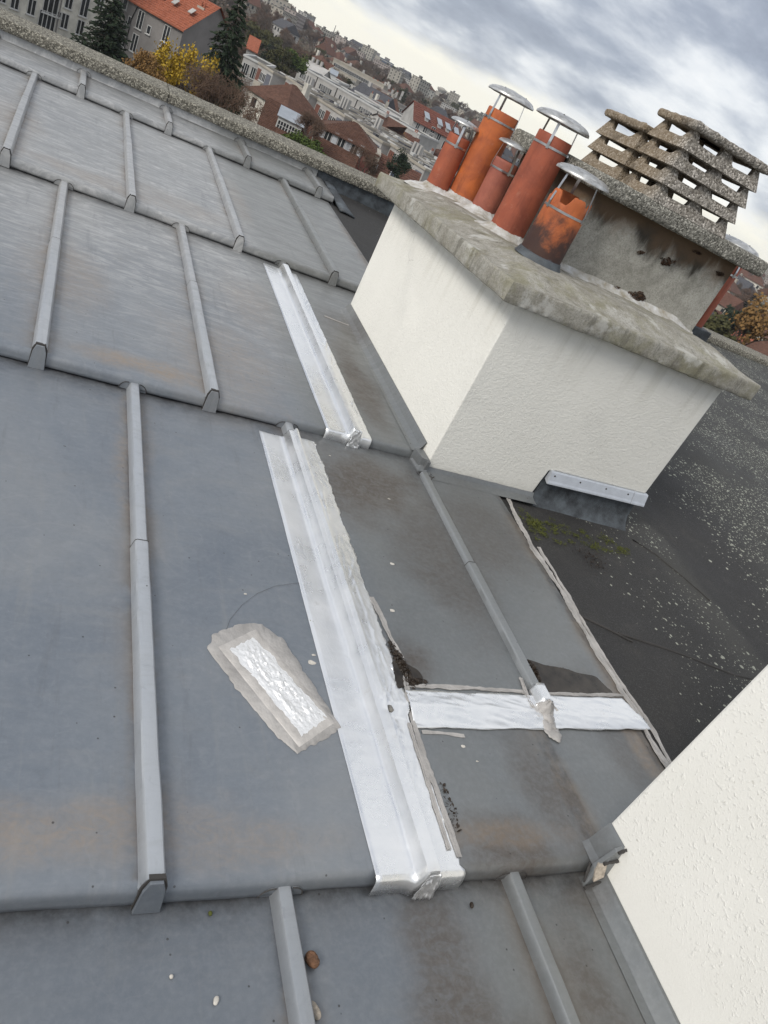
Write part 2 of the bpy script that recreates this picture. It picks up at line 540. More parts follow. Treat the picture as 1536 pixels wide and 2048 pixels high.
def soot_stack(t, pos, c):
    z = t.n('ShaderNodeSeparateXYZ', {0: pos}).outputs['Z']
    n = t.noise(t.mapping(pos, scale=(3.6, 1, 1.3)), 1.6, 7, 0.6, 0.5)
    lim = t.math('ADD', z, t.math('MULTIPLY', t.math('SUBTRACT', n, 0.5), 0.42))
    f = t.step(lim, 1.315, 1.40)
    c = t.mix(t.math('MULTIPLY', f, 0.9), c, (0.03, 0.025, 0.02))
    f2 = t.step(t.math('ADD', z, t.math('MULTIPLY', t.math('SUBTRACT', t.noise(pos, 9, 5), 0.5), 0.3)), 1.30, 1.42)
    return t.mix(t.math('MULTIPLY', f2, 0.5), c, (0.19, 0.12, 0.07))


M_stack = concrete_mat('grey_stack_render', ((0.24, 0.235, 0.205), (0.335, 0.325, 0.29), (0.42, 0.41, 0.37)), 0, soot_stack)
M_agg = concrete_mat('exposed_aggregate', ((0.12, 0.115, 0.10), (0.19, 0.185, 0.16), (0.30, 0.29, 0.26)), 0.0, None, 150.0)
M_aggtop = concrete_mat('exposed_aggregate_coping', ((0.085, 0.08, 0.066), (0.165, 0.155, 0.13), (0.30, 0.285, 0.24)), 0.0, None, 120.0)


def soot_left(t, pos, c):
    s = t.n('ShaderNodeSeparateXYZ', {0: pos})
    f = t.step(t.math('ADD', s.outputs['Y'], t.math('MULTIPLY', t.noise(pos, 12), 0.1)), 1.45, 1.62)
    c = t.mix(t.math('MULTIPLY', f, 0.55), c, (0.23, 0.165, 0.095))
    n = t.step(t.noise(pos, 11, 5, 0.6), 0.54, 0.70)
    return t.mix(t.math('MULTIPLY', n, 0.5), c, (0.04, 0.03, 0.02))


M_louvre = concrete_mat('louvre_concrete', ((0.15, 0.138, 0.12), (0.25, 0.232, 0.205), (0.38, 0.355, 0.325)), 0.0, soot_left, 130.0)


def clay_mat(name, a, b_, soot=None):
    m, t, b, pos = newmat(name)
    n = t.noise(pos, 9, 6, 0.62, 0.4)
    c = t.ramp(n, [(0.3, b_), (0.62, a)])
    sk = t.noise(t.mapping(pos, scale=(9, 9, 1.0)), 2.2, 6, 0.65)
    c = t.mix(t.math('MULTIPLY', t.step(sk, 0.50, 0.72), 0.40), c, tuple(x * 0.38 for x in b_))
    c = t.mix(t.math('MULTIPLY', t.step(t.noise(pos, 26, 6, 0.75), 0.56, 0.70), 0.22), c, (0.42, 0.25, 0.18))
    n2 = t.step(t.noise(pos, 70, 3, 0.6), 0.66, 0.74)
    c = t.mix(t.math('MULTIPLY', n2, 0.5), c, (0.10, 0.04, 0.025))
    if soot:
        c = soot(t, pos, c)
    setin(t, b, Base_Color=c, Roughness=0.72)
    bump(t, b, t.noise(pos, 60, 5, 0.7), 0.35, 0.004)
    return m


def soot_pot(t, pos, c):
    s = t.n('ShaderNodeSeparateXYZ', {0: pos})
    n = t.noise(pos, 11, 6, 0.66, 0.6)
    f = t.step(t.math('ADD', s.outputs['Z'], t.math('MULTIPLY', t.math('SUBTRACT', n, 0.5), 0.36)), 1.33, 1.19)
    c = t.mix(t.math('MULTIPLY', f, 0.93), c, (0.022, 0.017, 0.018))
    g = t.step(t.math('ADD', s.outputs['Z'], t.math('MULTIPLY', n, 0.05)), 1.152, 1.14)
    return t.mix(t.math('MULTIPLY', g, 0.7), c, (0.10, 0.11, 0.13))


M_clay = [clay_mat('red_clay', (0.36, 0.095, 0.045), (0.24, 0.062, 0.035)),
          clay_mat('orange_clay', (0.50, 0.135, 0.035), (0.30, 0.075, 0.03)),
          clay_mat('pinkish_clay', (0.36, 0.115, 0.075), (0.24, 0.07, 0.05)),
          clay_mat('brick_red_clay', (0.34, 0.088, 0.045), (0.215, 0.055, 0.032)),
          clay_mat('sooty_clay', (0.52, 0.145, 0.04), (0.34, 0.085, 0.03), soot_pot)]


def cap_metal():
    m, t, b, pos = newmat('spun_aluminium')
    n = t.noise(t.mapping(pos, scale=(1, 1, 3)), 16, 6, 0.65, 1.2)
    setin(t, b, Base_Color=t.ramp(n, [(0.3, (0.28, 0.28, 0.28)), (0.65, (0.66, 0.66, 0.65))]), Metallic=0.85, Roughness=t.ramp(n, [(0.35, 0.52), (0.7, 0.3)]))
    bump(t, b, n, 0.25, 0.004)
    return m


M_cap = cap_metal()


def bitumen_mat():
    m, t, b, pos = newmat('bitumen_membrane')
    s = t.n('ShaderNodeSeparateXYZ', {0: pos})
    x, y = s.outputs['X'], s.outputs['Y']
    n = t.noise(pos, 1.6, 6, 0.6, 0.6)
    nf = t.noise(pos, 260, 3, 0.7)
    streak = t.noise(t.mapping(pos, (0, 0, 0), (0, 0, 0.25), (2.2, 0.5, 1)), 2.0, 6, 0.62, 0.6)
    c = t.ramp(n, [(0.3, (0.021, 0.020, 0.020)), (0.7, (0.036, 0.035, 0.034))])
    lim = t.math('ADD', x, t.math('MULTIPLY', t.math('SUBTRACT', n, 0.5), 0.5))
    pale = t.step(lim, 3.10, 3.75)
    c = t.mix(t.math('MULTIPLY', pale, t.math('ADD', 0.02, t.math('MULTIPLY', streak, 0.55))), c, (0.078, 0.080, 0.074))
    midband = t.math('MULTIPLY', t.step(lim, 2.25, 2.55), t.step(lim, 2.72, 2.60))
    c = t.mix(t.math('MULTIPLY', midband, 0.35), c, (0.08, 0.078, 0.068))
    ngr = t.noise(pos, 110, 3, 0.75)
    c = t.mix(t.math('MULTIPLY', t.step(nf, 0.5, 0.8), 0.45), c, (0.17, 0.17, 0.17))
    c = t.mix(t.math('MULTIPLY', t.step(ngr, 0.54, 0.72), 0.40), c, (0.13, 0.13, 0.128))
    c = t.mix(t.math('MULTIPLY', t.step(t.noise(pos, 7, 5, 0.7), 0.5, 0.75), 0.25), c, (0.085, 0.08, 0.07))
    # crustose lichen: flat pale discs, dense on the drier strips
    wv = t.n('ShaderNodeVectorMath', {0: pos, 1: t.n('ShaderNodeVectorMath', {0: t.n('ShaderNodeTexNoise', {'Vector': pos, 'Scale': 40.0}).outputs['Color'], 1: (0.012, 0.012, 0.0)}, operation='MULTIPLY').outputs[0]}, operation='ADD').outputs[0]
    den = t.math('MAXIMUM', t.math('MULTIPLY', t.step(lim, 1.75, 2.6), 0.42), t.math('MULTIPLY', pale, 0.75))
    den = t.math('MULTIPLY', den, t.step(t.noise(pos, 1.7, 3), 0.36, 0.58))
    den = t.math('SUBTRACT', den, t.math('MULTIPLY', t.math('MULTIPLY', t.step(lim, 2.62, 2.72), t.step(lim, 3.3, 3.1)), 0.30))
    for sc, r in ((21.0, 0.23), (34.0, 0.23), (58.0, 0.25)):
        v = t.n('ShaderNodeTexVoronoi', {'Vector': wv, 'Scale': sc, 'Randomness': 1.0}, voronoi_dimensions='2D')
        cc = t.n('ShaderNodeSeparateColor', {0: v.outputs['Color']})
        rad = t.math('MULTIPLY', cc.outputs[1], r)
        on = t.math('MULTIPLY', t.math('LESS_THAN', v.outputs['Distance'], rad), t.math('LESS_THAN', cc.outputs[0], t.math('MULTIPLY', den, 0.95)))
        c = t.mix(t.math('MULTIPLY', on, 0.85), c, (0.36, 0.37, 0.31))
    rough = t.ramp(n, [(0.3, 0.62), (0.7, 0.9)])
    setin(t, b, Base_Color=c, Roughness=rough, Specular_IOR_Level=0.35)
    bump(t, b, nf, 0.9, 0.003)
    return m


M_bit = bitumen_mat()
M_bitup = simple('bitumen_upstand', (0.075, 0.088, 0.10), 0.55, 0, 0.5, 12, 0.9, 180, 0.004, (0.02, 0.022, 0.025))
M_walnut = simple('walnut_shell', (0.17, 0.085, 0.045), 0.7, 0, 0.5, 60, 1.0, 90, 0.01)
M_paleshell = simple('pale_shell', (0.46, 0.40, 0.33), 0.8, 0, 0.35, 60, 1.0, 90, 0.01)
M_stone = simple('pale_pebble', (0.55, 0.52, 0.47), 0.8, 0, 0.2, 60)
M_greystone = simple('grey_pebble', (0.22, 0.21, 0.19), 0.8, 0, 0.3, 80)
M_moss = simple('moss', (0.075, 0.082, 0.016), 0.95, 0, 0.5, 30, 0, 60, 0.01, (0.05, 0.06, 0.012))
M_facewall = simple('building_render', (0.45, 0.43, 0.39), 0.9, 0, 0.15, 2)

# ------------------------------------------------------------------ the zinc roof
ROWY = [-3.0, Y1, Y2, Y3, Y4, Y5]
OFF = [-0.024, 0.009, -0.011, 0.016, 0.009]


def rz(row, y):
    return SL * y + HS * row


def wv(row, x, y):
    """oil canning of the zinc trays: broad shallow waves, pinned at the battens"""
    u = (x - OFF[row] - (row % 2) * BB) / (2 * BB)
    d = abs(u - round(u)) * 2 * BB
    e = max(0.0, min(1.0, (d - 0.03) / 0.10)) * max(0.0, min(1.0, (y - ROWY[row]) / 0.08))
    return (0.0052 * noise.noise(Vector((x * 1.7 + row * 7, y * 0.9, 3.0))) + 0.0009 * fbm(x * 7, y * 5 + 5)) * e


roof = empty('zinc_roof', (0, 0, 0), 'grey blue zinc roof laid in stepped courses with raised battens', 'roof')
XL = -2.6


def batten_run(row, k, y0, y1, endcap=True, ears=True):
    x = k * BB + OFF[row]
    ym = y0 + (y1 - y0) * (0.56 + 0.06 * math.sin(k * 3 + row * 1.7)) if y1 - y0 > 0.9 else y0 + (y1 - y0) * 0.55
    wob = 0.002 * math.sin(k * 7.1 + row * 2.3)
    for (a, b, g) in ((ym, y1 - 0.004, 0.0), (y0 - 0.008, ym + 0.03, 0.0022)):
        hb, ht, hh = 0.0228 + g, 0.0148 + g, 0.0345 + g
        rings = []
        n = 26
        for i in range(n + 1):
            y = a + (b - a) * i / n
            z = rz(row, y)
            xx = x + wob * math.sin(y * 2.0)
            prof = [(-hb - 0.002, -0.004), (-hb + 0.0005, 0.010), (-ht - 0.003, hh - 0.006), (-ht + 0.001, hh - 0.0012), (-ht + 0.006, hh), (ht - 0.006, hh), (ht - 0.001, hh - 0.0012), (ht + 0.003, hh - 0.006), (hb - 0.0005, 0.010), (hb + 0.002, -0.004)]
            rings.append([Vector((xx + p[0] + 0.0011 * fbm(y * 6, p[0] * 40 + k, row), y, z + p[1] + (0.0011 * fbm(y * 7 + k, p[0] * 30, row + 4) if p[1] > 0.02 else 0))) for p in prof])
        mb = MB()
        mb.loft(rings, False)
        n10 = len(rings[0])
        mb.add(rings[0], [tuple(range(n10))])
        mb.add(rings[-1], [tuple(range(n10))])
        cap = mb.build('batten_cap', M_zcap, roof, smooth=True, sharp=28, fixn=True)
    if y1 - y0 > 0.4:
        mb = MB()
        rr_ = []
        for yy in (ym - 0.0015, ym + 0.0315):
            pass
        zz = rz(row, ym + 0.030)
        g = 0.003
        hb, ht, hh = 0.0228 + g, 0.0148 + g, 0.0345 + g
        pf = [(-hb - 0.001, -0.003), (-hb + 0.0005, 0.010), (-ht - 0.002, hh - 0.004), (-ht + 0.004, hh), (ht - 0.004, hh), (ht + 0.002, hh - 0.004), (hb - 0.0005, 0.010), (hb + 0.001, -0.003)]
        mb.loft([[Vector((x + wob * math.sin(ym * 2.0) + p_[0], yy, zz + p_[1])) for p_ in pf] for yy in (ym + 0.0285, ym + 0.0315)], False)
        mb.build('cap_joint', M_dark, cap)
    if endcap:
        zt = rz(row, y0) + 0.0350
        zb = rz(row - 1, y0 - 0.03) if row > 0 else zt - 0.1
        # dark gap round the folded stop end
        mb = MB()
        mb.prism([(x - 0.029, y0 - 0.020, zb + 0.001), (x + 0.029, y0 - 0.020, zb + 0.001), (x + 0.0262, y0 - 0.012, rz(row, y0) + 0.012), (x + 0.0162, y0 - 0.0085, zt + 0.0016), (x - 0.0162, y0 - 0.0085, zt + 0.0016), (x - 0.0262, y0 - 0.012, rz(row, y0) + 0.012)], (0, 0.010, 0))
        j = mb.build('end_joint', M_dark, cap)
        mb = MB()
        q = 0.0030
        mb.prism([(x - 0.031 + q, y0 - 0.030, zb + 0.0005), (x + 0.031 - q, y0 - 0.030, zb + 0.0005), (x + 0.0255 - q, y0 - 0.0215, rz(row, y0) + 0.008), (x + 0.0165 - q, y0 - 0.017, zt - 0.003), (x - 0.0165 + q, y0 - 0.017, zt - 0.003), (x - 0.0255 + q, y0 - 0.0215, rz(row, y0) + 0.008)], (0, 0.0078, 0))
        mb.build('end_cap', M_zinc, cap, bevel=0.0015)
    if ears:
        for sgn in (-1, 1):
            mb = MB()
            ysf = y1 - 0.014
            zz = rz(row, y1)
            pts = [(x + sgn * 0.020, ysf, zz + 0.002)]
            for i in range(9):
                a = math.pi * 0.5 * i / 8
                pts.append((x + sgn * (0.020 + 0.032 * math.cos(a)), ysf, zz + 0.002 + 0.032 * math.sin(a)))
            mb.prism(pts, (0, 0.0030, 0))
            ear = mb.build('soldered_ear', M_zinc, cap)
            mb = MB()
            mb.tube([Vector(q_) + Vector((0, -0.001, 0)) for q_ in pts[1:]], 0.0016, 5)
            mb.build('solder_line', M_dark, ear)


def sheet(row, x0, x1, y0, y1, lift=0.0, nose=None, name='zinc_sheet', zbase=None):
    """one zinc tray: nearly flat, rolled over at its lower edge"""
    if nose is None:
        nose = row > 0
    ny = max(6, int((y1 - y0) / 0.05))
    ex = [0, 0.024, 0.030, 0.038, 0.055, 0.085]
    nmid = max(2, int((x1 - x0 - 0.17) / 0.05))
    xst = [x0 + e for e in ex] + [x0 + 0.085 + (x1 - x0 - 0.17) * i / nmid for i in range(1, nmid)] + [x1 - e for e in reversed(ex)]
    ye = [-0.012, 0.012, 0.026, 0.045, 0.075]
    yst = [y1 - e for e in ye] + [y1 - 0.075 + (y0 - y1 + 0.075 + 0.10) * j / ny for j in range(1, ny + 1)] + [y0 + e for e in (0.06, 0.03, 0.014 if nose else 0.0)]
    drop = HS if zbase is None else zbase
    rings = []
    dirt, rust = [], []
    for x in xst:
        col = []
        for y in yst:
            w = wv(row, x, y)
            col.append(Vector((x, y, rz(row, y) + lift + w)))
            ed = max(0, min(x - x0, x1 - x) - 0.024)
            dirt.append(max(math.exp(-max(0, y1 - 0.014 - y) / 0.045), 0.75 * math.exp(-ed / 0.011)))  # dirt plus painted contact shade below the step and beside the battens
            rust.append(0.9 * math.exp(-ed / 0.022))
        if nose:
            zt = rz(row, y0) + lift
            w = 0.0035 * fbm(x * 2.3, row * 3.1 + 9)
            w2 = 0.0025 * fbm(x * 5.3, row * 3.1 + 2)
            if zbase is None:
                pr = [(0.006, -0.0006), (0.0, -0.003), (-0.006, -0.008), (-0.0095, -0.015), (-0.0115, -0.024), (-0.0125, -0.036), (-0.0135 + w2, -0.046), (-0.010 + w2, -0.0495), (-0.003, -0.0495), (0.003, -0.0575)]
            else:
                pr = [(0.004, -0.0008), (-0.001, -0.003), (-0.003, -0.007), (-0.004, -drop - 0.001)]
            for dy, dz_ in pr:
                col.append(Vector((x, y0 + dy + w, zt + dz_ + w * 0.3)))
                dirt.append(0.9 * max(0, -dz_ - 0.038) / 0.018)  # shade under the rolled lip painted in with the dirt
                rust.append(0.0)
        rings.append(col)
    mb = MB()
    mb.loft(rings, False)
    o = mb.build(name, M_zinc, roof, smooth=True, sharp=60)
    for nm_, vals in (('grime_shade', dirt), ('oxide', rust)):
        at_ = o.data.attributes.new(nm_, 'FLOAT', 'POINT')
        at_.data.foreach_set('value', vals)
    return o


for row in range(5):
    y0, y1 = ROWY[row], ROWY[row + 1]
    par = row % 2
    ks = [k for k in range(-9, 5) if k % 2 == par]
    if row == 0:
        ks = [k for k in ks if k <= 2]
    if row == 1:
        ks = [k for k in ks if k <= 1]
    if row == 2:
        ks = [k for k in ks if k <= 2]
    ks = [k for k in ks if k * BB > XL]
    right = {0: 0.925, 1: 0.0, 2: 1.42, 3: 1.42, 4: 1.455}[row]
    xs = [XL] + [k * BB + OFF[row] for k in ks] + ([right] if row != 1 else [])
    for a, b in zip(xs[:-1], xs[1:]):
        sheet(row, a, b, y0, y1)
    for k in ks:
        batten_run(row, k, y0, y1, endcap=(row > 0), ears=True)
# right-hand bay of course 1: cut short by a cross step near its foot
xb1 = 1 * BB + OFF[1]
YX = -0.335
sheet(1, xb1, 1.42, YX, Y2, lift=0.013, nose=True, zbase=0.013)
sheet(1, xb1, 0.93, Y1, YX + 0.01, nose=True)
sheet(1, 0.93, 1.42, Y1 + 0.05, YX + 0.01, nose=False)
batten_run(1, 3, -0.31, Y2 - 0.14, endcap=False, ears=False)
# zinc upstand under the parapet coping, and edge fold of the roof against the bitumen
mb = MB()
mb.loft([[Vector((x, Y5 - 0.004 + dy, rz(4, Y5) + dz_)) for dy, dz_ in ((-0.012, -0.002), (-0.003, 0.004), (0.0, 0.012), (0.002, 0.10))] for x in [XL + i * 0.2 for i in range(21)]], False)
mb.build('upstand', M_zinc, roof, smooth=True)
for (ya, yb, row, x) in ((Y1 + 0.05, Y2, 1, 1.42), (Y3 - 0.35, Y3, 2, 1.42), (Y3, Y4, 3, 1.42), (Y4, Y5, 4, 1.455)):
    mb = MB()
    mb.box(x - 0.0008, x + 0.0012, ya, yb, rz(row, ya) - 0.09, rz(row, ya) - 0.001)
    mb.build('edge_fold', M_zinc, roof)
# soldered cross seam beside the chimney
mb = MB()
pts = [(0.80, 2.42), (0.88, 2.405), (0.955, 2.40)]
mb.tube([(x, y, rz(2, y) + 0.002) for x, y in pts], 0.004, 6)
mb.build('solder_seam', M_sealant, roof)

# flashings along the front chimney
fl = MB()
for y0, y1, row in ((Y2 - 0.012, 2.63, 2),):
    rings = []
    for i in range(21):
        y = y0 + (y1 - y0) * i / 20
        z = rz(row, y)
        rings.append([Vector((0.945, y, z + 0.001)), Vector((0.962, y, z + 0.004)), Vector((0.985, y, z + 0.022)), Vector((0.992, y, z + 0.040)), Vector((0.9985, y, z + 0.056)), Vector((1.003, y, z + 0.057))])
    fl.loft(rings, False)
fl.build('side_flashing', M_zinc, roof, smooth=True, sharp=25)
fl = MB()
rings = []
for i in range(17):
    x = 0.998 + (1.655 - 0.998) * i / 16
    z = rz(1, 0.98) + 0.013
    rings.append([Vector((x, 0.955, z + 0.0005)), Vector((x, 0.985, z + 0.003)), Vector((x, 1.008, z + 0.010)), Vector((x, 1.0185, z + 0.030 + 0.004 * fbm(x * 9, 1)))])
fl.loft(rings, False)
fl.build('front_flashing', M_zinc, roof, smooth=True, sharp=25)
fl = MB()
fl.prism([(0.955, 0.99, rz(1, 1.0) + 0.012), (1.003, 0.985, rz(1, 1.0) + 0.014), (1.003, 1.06, rz(2, 1.06) + 0.01), (0.945, 1.085, rz(1, 1.1) + 0.01)], (0, 0, 0.012))
fl.box(0.985, 1.0035, 0.995, 1.018, rz(1, 1.0) + 0.01, rz(1, 1.0) + 0.075)
fl.prism([(0.962, 1.02, rz(1, 1.0) + 0.012), (1.002, 1.005, rz(1, 1.0) + 0.012), (1.002, 1.10, rz(1, 1.0) + 0.012), (0.952, 1.10, rz(1, 1.0) + 0.012)], (0.0, 0.0, 0.066))
fl.build('corner_flashing', M_zinc, roof, bevel=0.002)
# flashings along the near chimney
fl = MB()
rings = []
for i in range(25):
    y = -3.0 + (Y1 - 0.02 + 3.0) * i / 24
    z = rz(0, y)
    rings.append([Vector((0.868, y, z + 0.001)), Vector((0.893, y, z + 0.006)), Vector((0.898, y, z + 0.010)), Vector((0.912, y, z + 0.036)), Vector((0.9195, y, z + 0.046)), Vector((0.9285, y, z + 0.047))])
fl.loft(rings, False)
fl.build('near_flashing', M_zinc, roof, smooth=True, sharp=25)
fl = MB()
z1 = rz(1, -0.78)
rings = [[Vector((0.885 - 0.006 * a, y, z1 + 0.001)), Vector((0.90, y, z1 + 0.015)), Vector((0.915, y, z1 + 0.075)), Vector((0.9265, y, z1 + 0.092)), Vector((0.9285, y, z1 + 0.093))] for y, a in ((-0.772, 0), (-0.81, 0.5), (-0.845, 1))]
fl.loft(rings, False)
fl.build('near_flashing_piece', M_zinc, roof, smooth=True, sharp=25)
fl = MB()
fl.prism([(0.872, -0.868, z1 - 0.058), (0.9285, -0.868, z1 - 0.03), (0.9285, -0.85, z1 + 0.09), (0.905, -0.85, z1 + 0.080), (0.878, -0.85, z1 + 0.004)], (0, 0.012, 0))
fl.build('near_flashing_piece', M_zcap, roof, bevel=0.0015)
fl = MB()
for p, q in (((0.868, -0.874, z1 - 0.055), (0.926, -0.874, z1 - 0.02)), ((0.905, -0.855, z1 + 0.082), (0.9275, -0.853, z1 + 0.092)), ((0.874, -0.86, z1 - 0.05), (0.872, -0.835, z1 + 0.004)), ((0.885, -0.858, z1 + 0.035), (0.927, -0.858, z1 + 0.05))):
    a, b2 = Vector(p), Vector(q)
    fl.tube([a.lerp(b2, i / 8) + Vector((rnd.uniform(-.001, .001), rnd.uniform(-.001, .001), rnd.uniform(-.001, .001))) for i in range(9)], [0.003 + rnd.random() * 0.003 for _ in range(9)], 6)
fl.build('solder_bead', M_dark, roof)
fl = MB()
fl.prism([(0.885, -0.865, z1 - 0.03), (0.905, -0.866, z1 - 0.004), (0.898, -0.852, z1 + 0.034), (0.884, -0.842, z1 + 0.020), (0.880, -0.85, z1 + 0.001)], (-0.004, -0.010, 0.003))
fl.build('filler_smear', M_paleshell, roof, bevel=0.002)


# ------------------------------------------------------------------ aluminium tape
def tape_over_batten(name, label, row, k, ya, yb, xl, xr, seed, lift=0.0, flap=0.05, rag=0.0):
    x = k * BB + OFF[row]
    root = empty(name, (x, (ya + yb) / 2, rz(row, (ya + yb) / 2)), label, 'tape')
    us = [(xl, 0)] + [(xl + (x - 0.034 - xl) * i / 6, 0) for i in range(1, 7)] + [(x - 0.0290, 0.005), (x - 0.0255, 0.015), (x - 0.0205, 0.031), (x - 0.0175, 0.0385), (x - 0.008, 0.0400), (x, 0.0402), (x + 0.008, 0.0400), (x + 0.0175, 0.0385), (x + 0.0205, 0.031), (x + 0.0255, 0.015), (x + 0.0300, 0.005)]
    us += [(x + 0.034 + (xr - x - 0.034) * i / 15, 0) for i in range(16)]
    ny = int((yb - ya) / 0.006)
    rings = []
    rf = random.Random(int(seed * 10))
    folds = []
    for q_ in range(int((yb - ya) * 26)):
        yc = rf.uniform(ya, yb) if rag < 0.01 or q_ % 3 == 0 else rf.gauss(-0.15, 0.28)
        u_0 = rf.uniform(0.036, 0.085) if rf.random() < 0.75 else rf.uniform(-0.11, -0.05)
        folds.append((yc, x + u_0, rf.uniform(0.04, 0.20), rf.gauss(0.22 if u_0 > 0 else 0, 0.22), rf.uniform(0.0008, 0.0034) * (1 if u_0 > 0 else 0.25), rf.uniform(0.0022, 0.0042)))
    nflat = len(us) - 16
    for j in range(ny + 1):
        y = yb + (ya - yb) * j / ny
        z = rz(row, y)
        ring = []
        for i, (u, h) in enumerate(us):
            right = i >= nflat
            w = 0.0006 * fbm(u * 60 + seed, y * 30)
            if h > 0 or right:
                yr = 1.0 if right else 0.22
                # long diagonal folds where the tape was pressed down beside the batten
                cr = abs(fbm((u - x) * 26 + y * 5.0 + seed, y * 3.0, seed))
                w += (0.0030 if right else 0.0010) * max(0, 0.16 - cr) * 1.5 * yr
            if right or h == 0:
                for (yc, uc, hl, sl_, ht_, wd_) in folds:
                    if abs(y - yc) < hl:
                        dd = abs(u - uc - (y - yc) * sl_)
                        if dd < wd_ * 2.5:
                            w += ht_ * math.exp(-(dd / wd_) ** 2) * (1 - abs(y - yc) / hl) ** 0.5
            uu = u
            if i == len(us) - 1 and rag:
                uu += rag * fbm(y * 11, seed) + 0.4 * rag * fbm(y * 37, seed)
            lf = (lift + 0.001) * min(1, max(0, (y - (YX - 0.05)) / 0.044)) if (right or h > 0) and u > x else 0
            ring.append(Vector((uu + 0.0015 * fbm(y * 14, h * 20 + seed) * (1 if h > 0 else 0), y, z + 0.0022 + h + w + lf + wv(row, u, y))))
        rings.append(ring)
    # bend over the step at the lower end
    if flap:
        last = rings[-1]
        for dy, dz_ in ((-0.008, -0.002), (-0.013, -0.010), (-0.0165, -0.024), (-0.019, -flap)):
            ring = []
            for i, p in enumerate(last):
                h = us[i][1]
                fx = 0.0
                rag2 = 0.006 * fbm(us[i][0] * 18, seed + 3) if dz_ == -flap else 0
                on = abs(us[i][0] - x) < 0.04
                ring.append(Vector((p.x, ya + dy - (0.010 if on else 0) - 0.0015 * abs(fbm(p.x * 50, dz_ * 50)), (p.z if h == 0 else rz(row, ya) + 0.002 + h * max(0.0, 1 + dz_ / 0.05)) + dz_ + rag2)))
            rings.append(ring)
    mb = MB()
    mb.loft(rings, False)
    o = mb.build('foil', M_foil, root, smooth=True, sharp=50)
    md = o.modifiers.new('s', 'SOLIDIFY')
    md.thickness = 0.0008
    return root


tape1 = tape_over_batten('sealing_tape', 'long wrinkled silver tape over the batten running down the middle of the roof', 1, 1, Y1 - 0.010, 1.035, 0.196, 0.445, 3.0, lift=0.013, flap=0.055, rag=0.02)
tape2 = tape_over_batten('sealing_tape', 'smooth silver tape over the batten left of the cream chimney wall', 2, 2, Y2 - 0.010, 2.965, 0.500, 0.728, 11.0, flap=0.062, rag=0.004)
for tp, x, ya, zz in ((tape1, BB + OFF[1], Y1 - 0.052, rz(1, Y1)), (tape2, 2 * BB + OFF[2], Y2 - 0.052, rz(2, Y2))):
    # foil pressed over the stop end, left crumpled
    mb = MB()
    rings = []
    for a_i in range(15):
        a = a_i / 14
        hw = 0.017 + 0.014 * a
        ring = []
        for b_i in range(15):
            b = b_i / 7 - 1
            ring.append(Vector((x + b * hw + 0.002 * fbm(a * 5, b * 3, zz * 40), ya + 0.014 - 0.010 * a - 0.006 * abs(fbm(a * 4 + b * 3, b * 5, 3 + zz * 30)), zz + 0.040 - 0.088 * a + 0.004 * fbm(b * 4, a * 2, 7))))
        rings.append(ring)
    mb.loft(rings, False)
    o = mb.build('foil_end', M_foil, tp, smooth=True, sharp=25)
    o.modifiers.new('s', 'SOLIDIFY').thickness = 0.001

# cross tape, laid over the cross step
ct = empty('sealing_tape', (0.93, -0.35, rz(1, -0.35)), 'short shiny silver tape laid crosswise below the puddles', 'tape')
mb = MB()
rings = []
nx = 130
for i in range(nx + 1):
    x = 0.452 + (1.452 - 0.452) * i / nx
    ring = []
    sh = 0.04 * (i / nx)
    for j in range(25):
        v = j / 24
        y = -0.292 + sh + (-0.425 + 0.292 + 0.008) * v + (0.006 * fbm(x * 8, 7) if j in (0, 24) else 0)
        lift = 0.0145 * min(1, max(0, (y - (YX - 0.062)) / 0.056))
        w = 0.0035 * max(0, abs(fbm(x * 9 + y * 30, y * 26, 4)) - 0.1) + 0.0008 * fbm(x * 50, y * 50)
        if abs(x - 0.985) < 0.05:
            w += 0.004 * abs(fbm(x * 60, y * 60))
        ring.append(Vector((x - 0.55 * (y + 0.35) * (x - 0.45), y, rz(1, y) + 0.0025 + lift + w + wv(1, x, y))))
    rings.append(ring)
mb.loft(rings, False)
o = mb.build('foil', M_foil, ct, smooth=True, sharp=60)
o.modifiers.new('s', 'SOLIDIFY').thickness = 0.0008
mb = MB()
x3 = 3 * BB + OFF[1]
prof = [(-0.030, 0.0), (-0.026, 0.012), (-0.0205, 0.031), (-0.017, 0.0385), (0.0, 0.040), (0.017, 0.0385), (0.0205, 0.031), (0.026, 0.012), (0.030, 0.0)]
mb.loft([[Vector((x3 + a * 1.04 + 0.001 * fbm(y * 60, a * 90), y, rz(1, y) + 0.013 + h * 1.04)) for a, h in prof] for y in (-0.248, -0.26, -0.275, -0.29, -0.305, -0.322)], False)
o = mb.build('batten_wrap', M_foil, ct, smooth=True, sharp=30)
o.modifiers.new('s', 'SOLIDIFY').thickness = 0.001


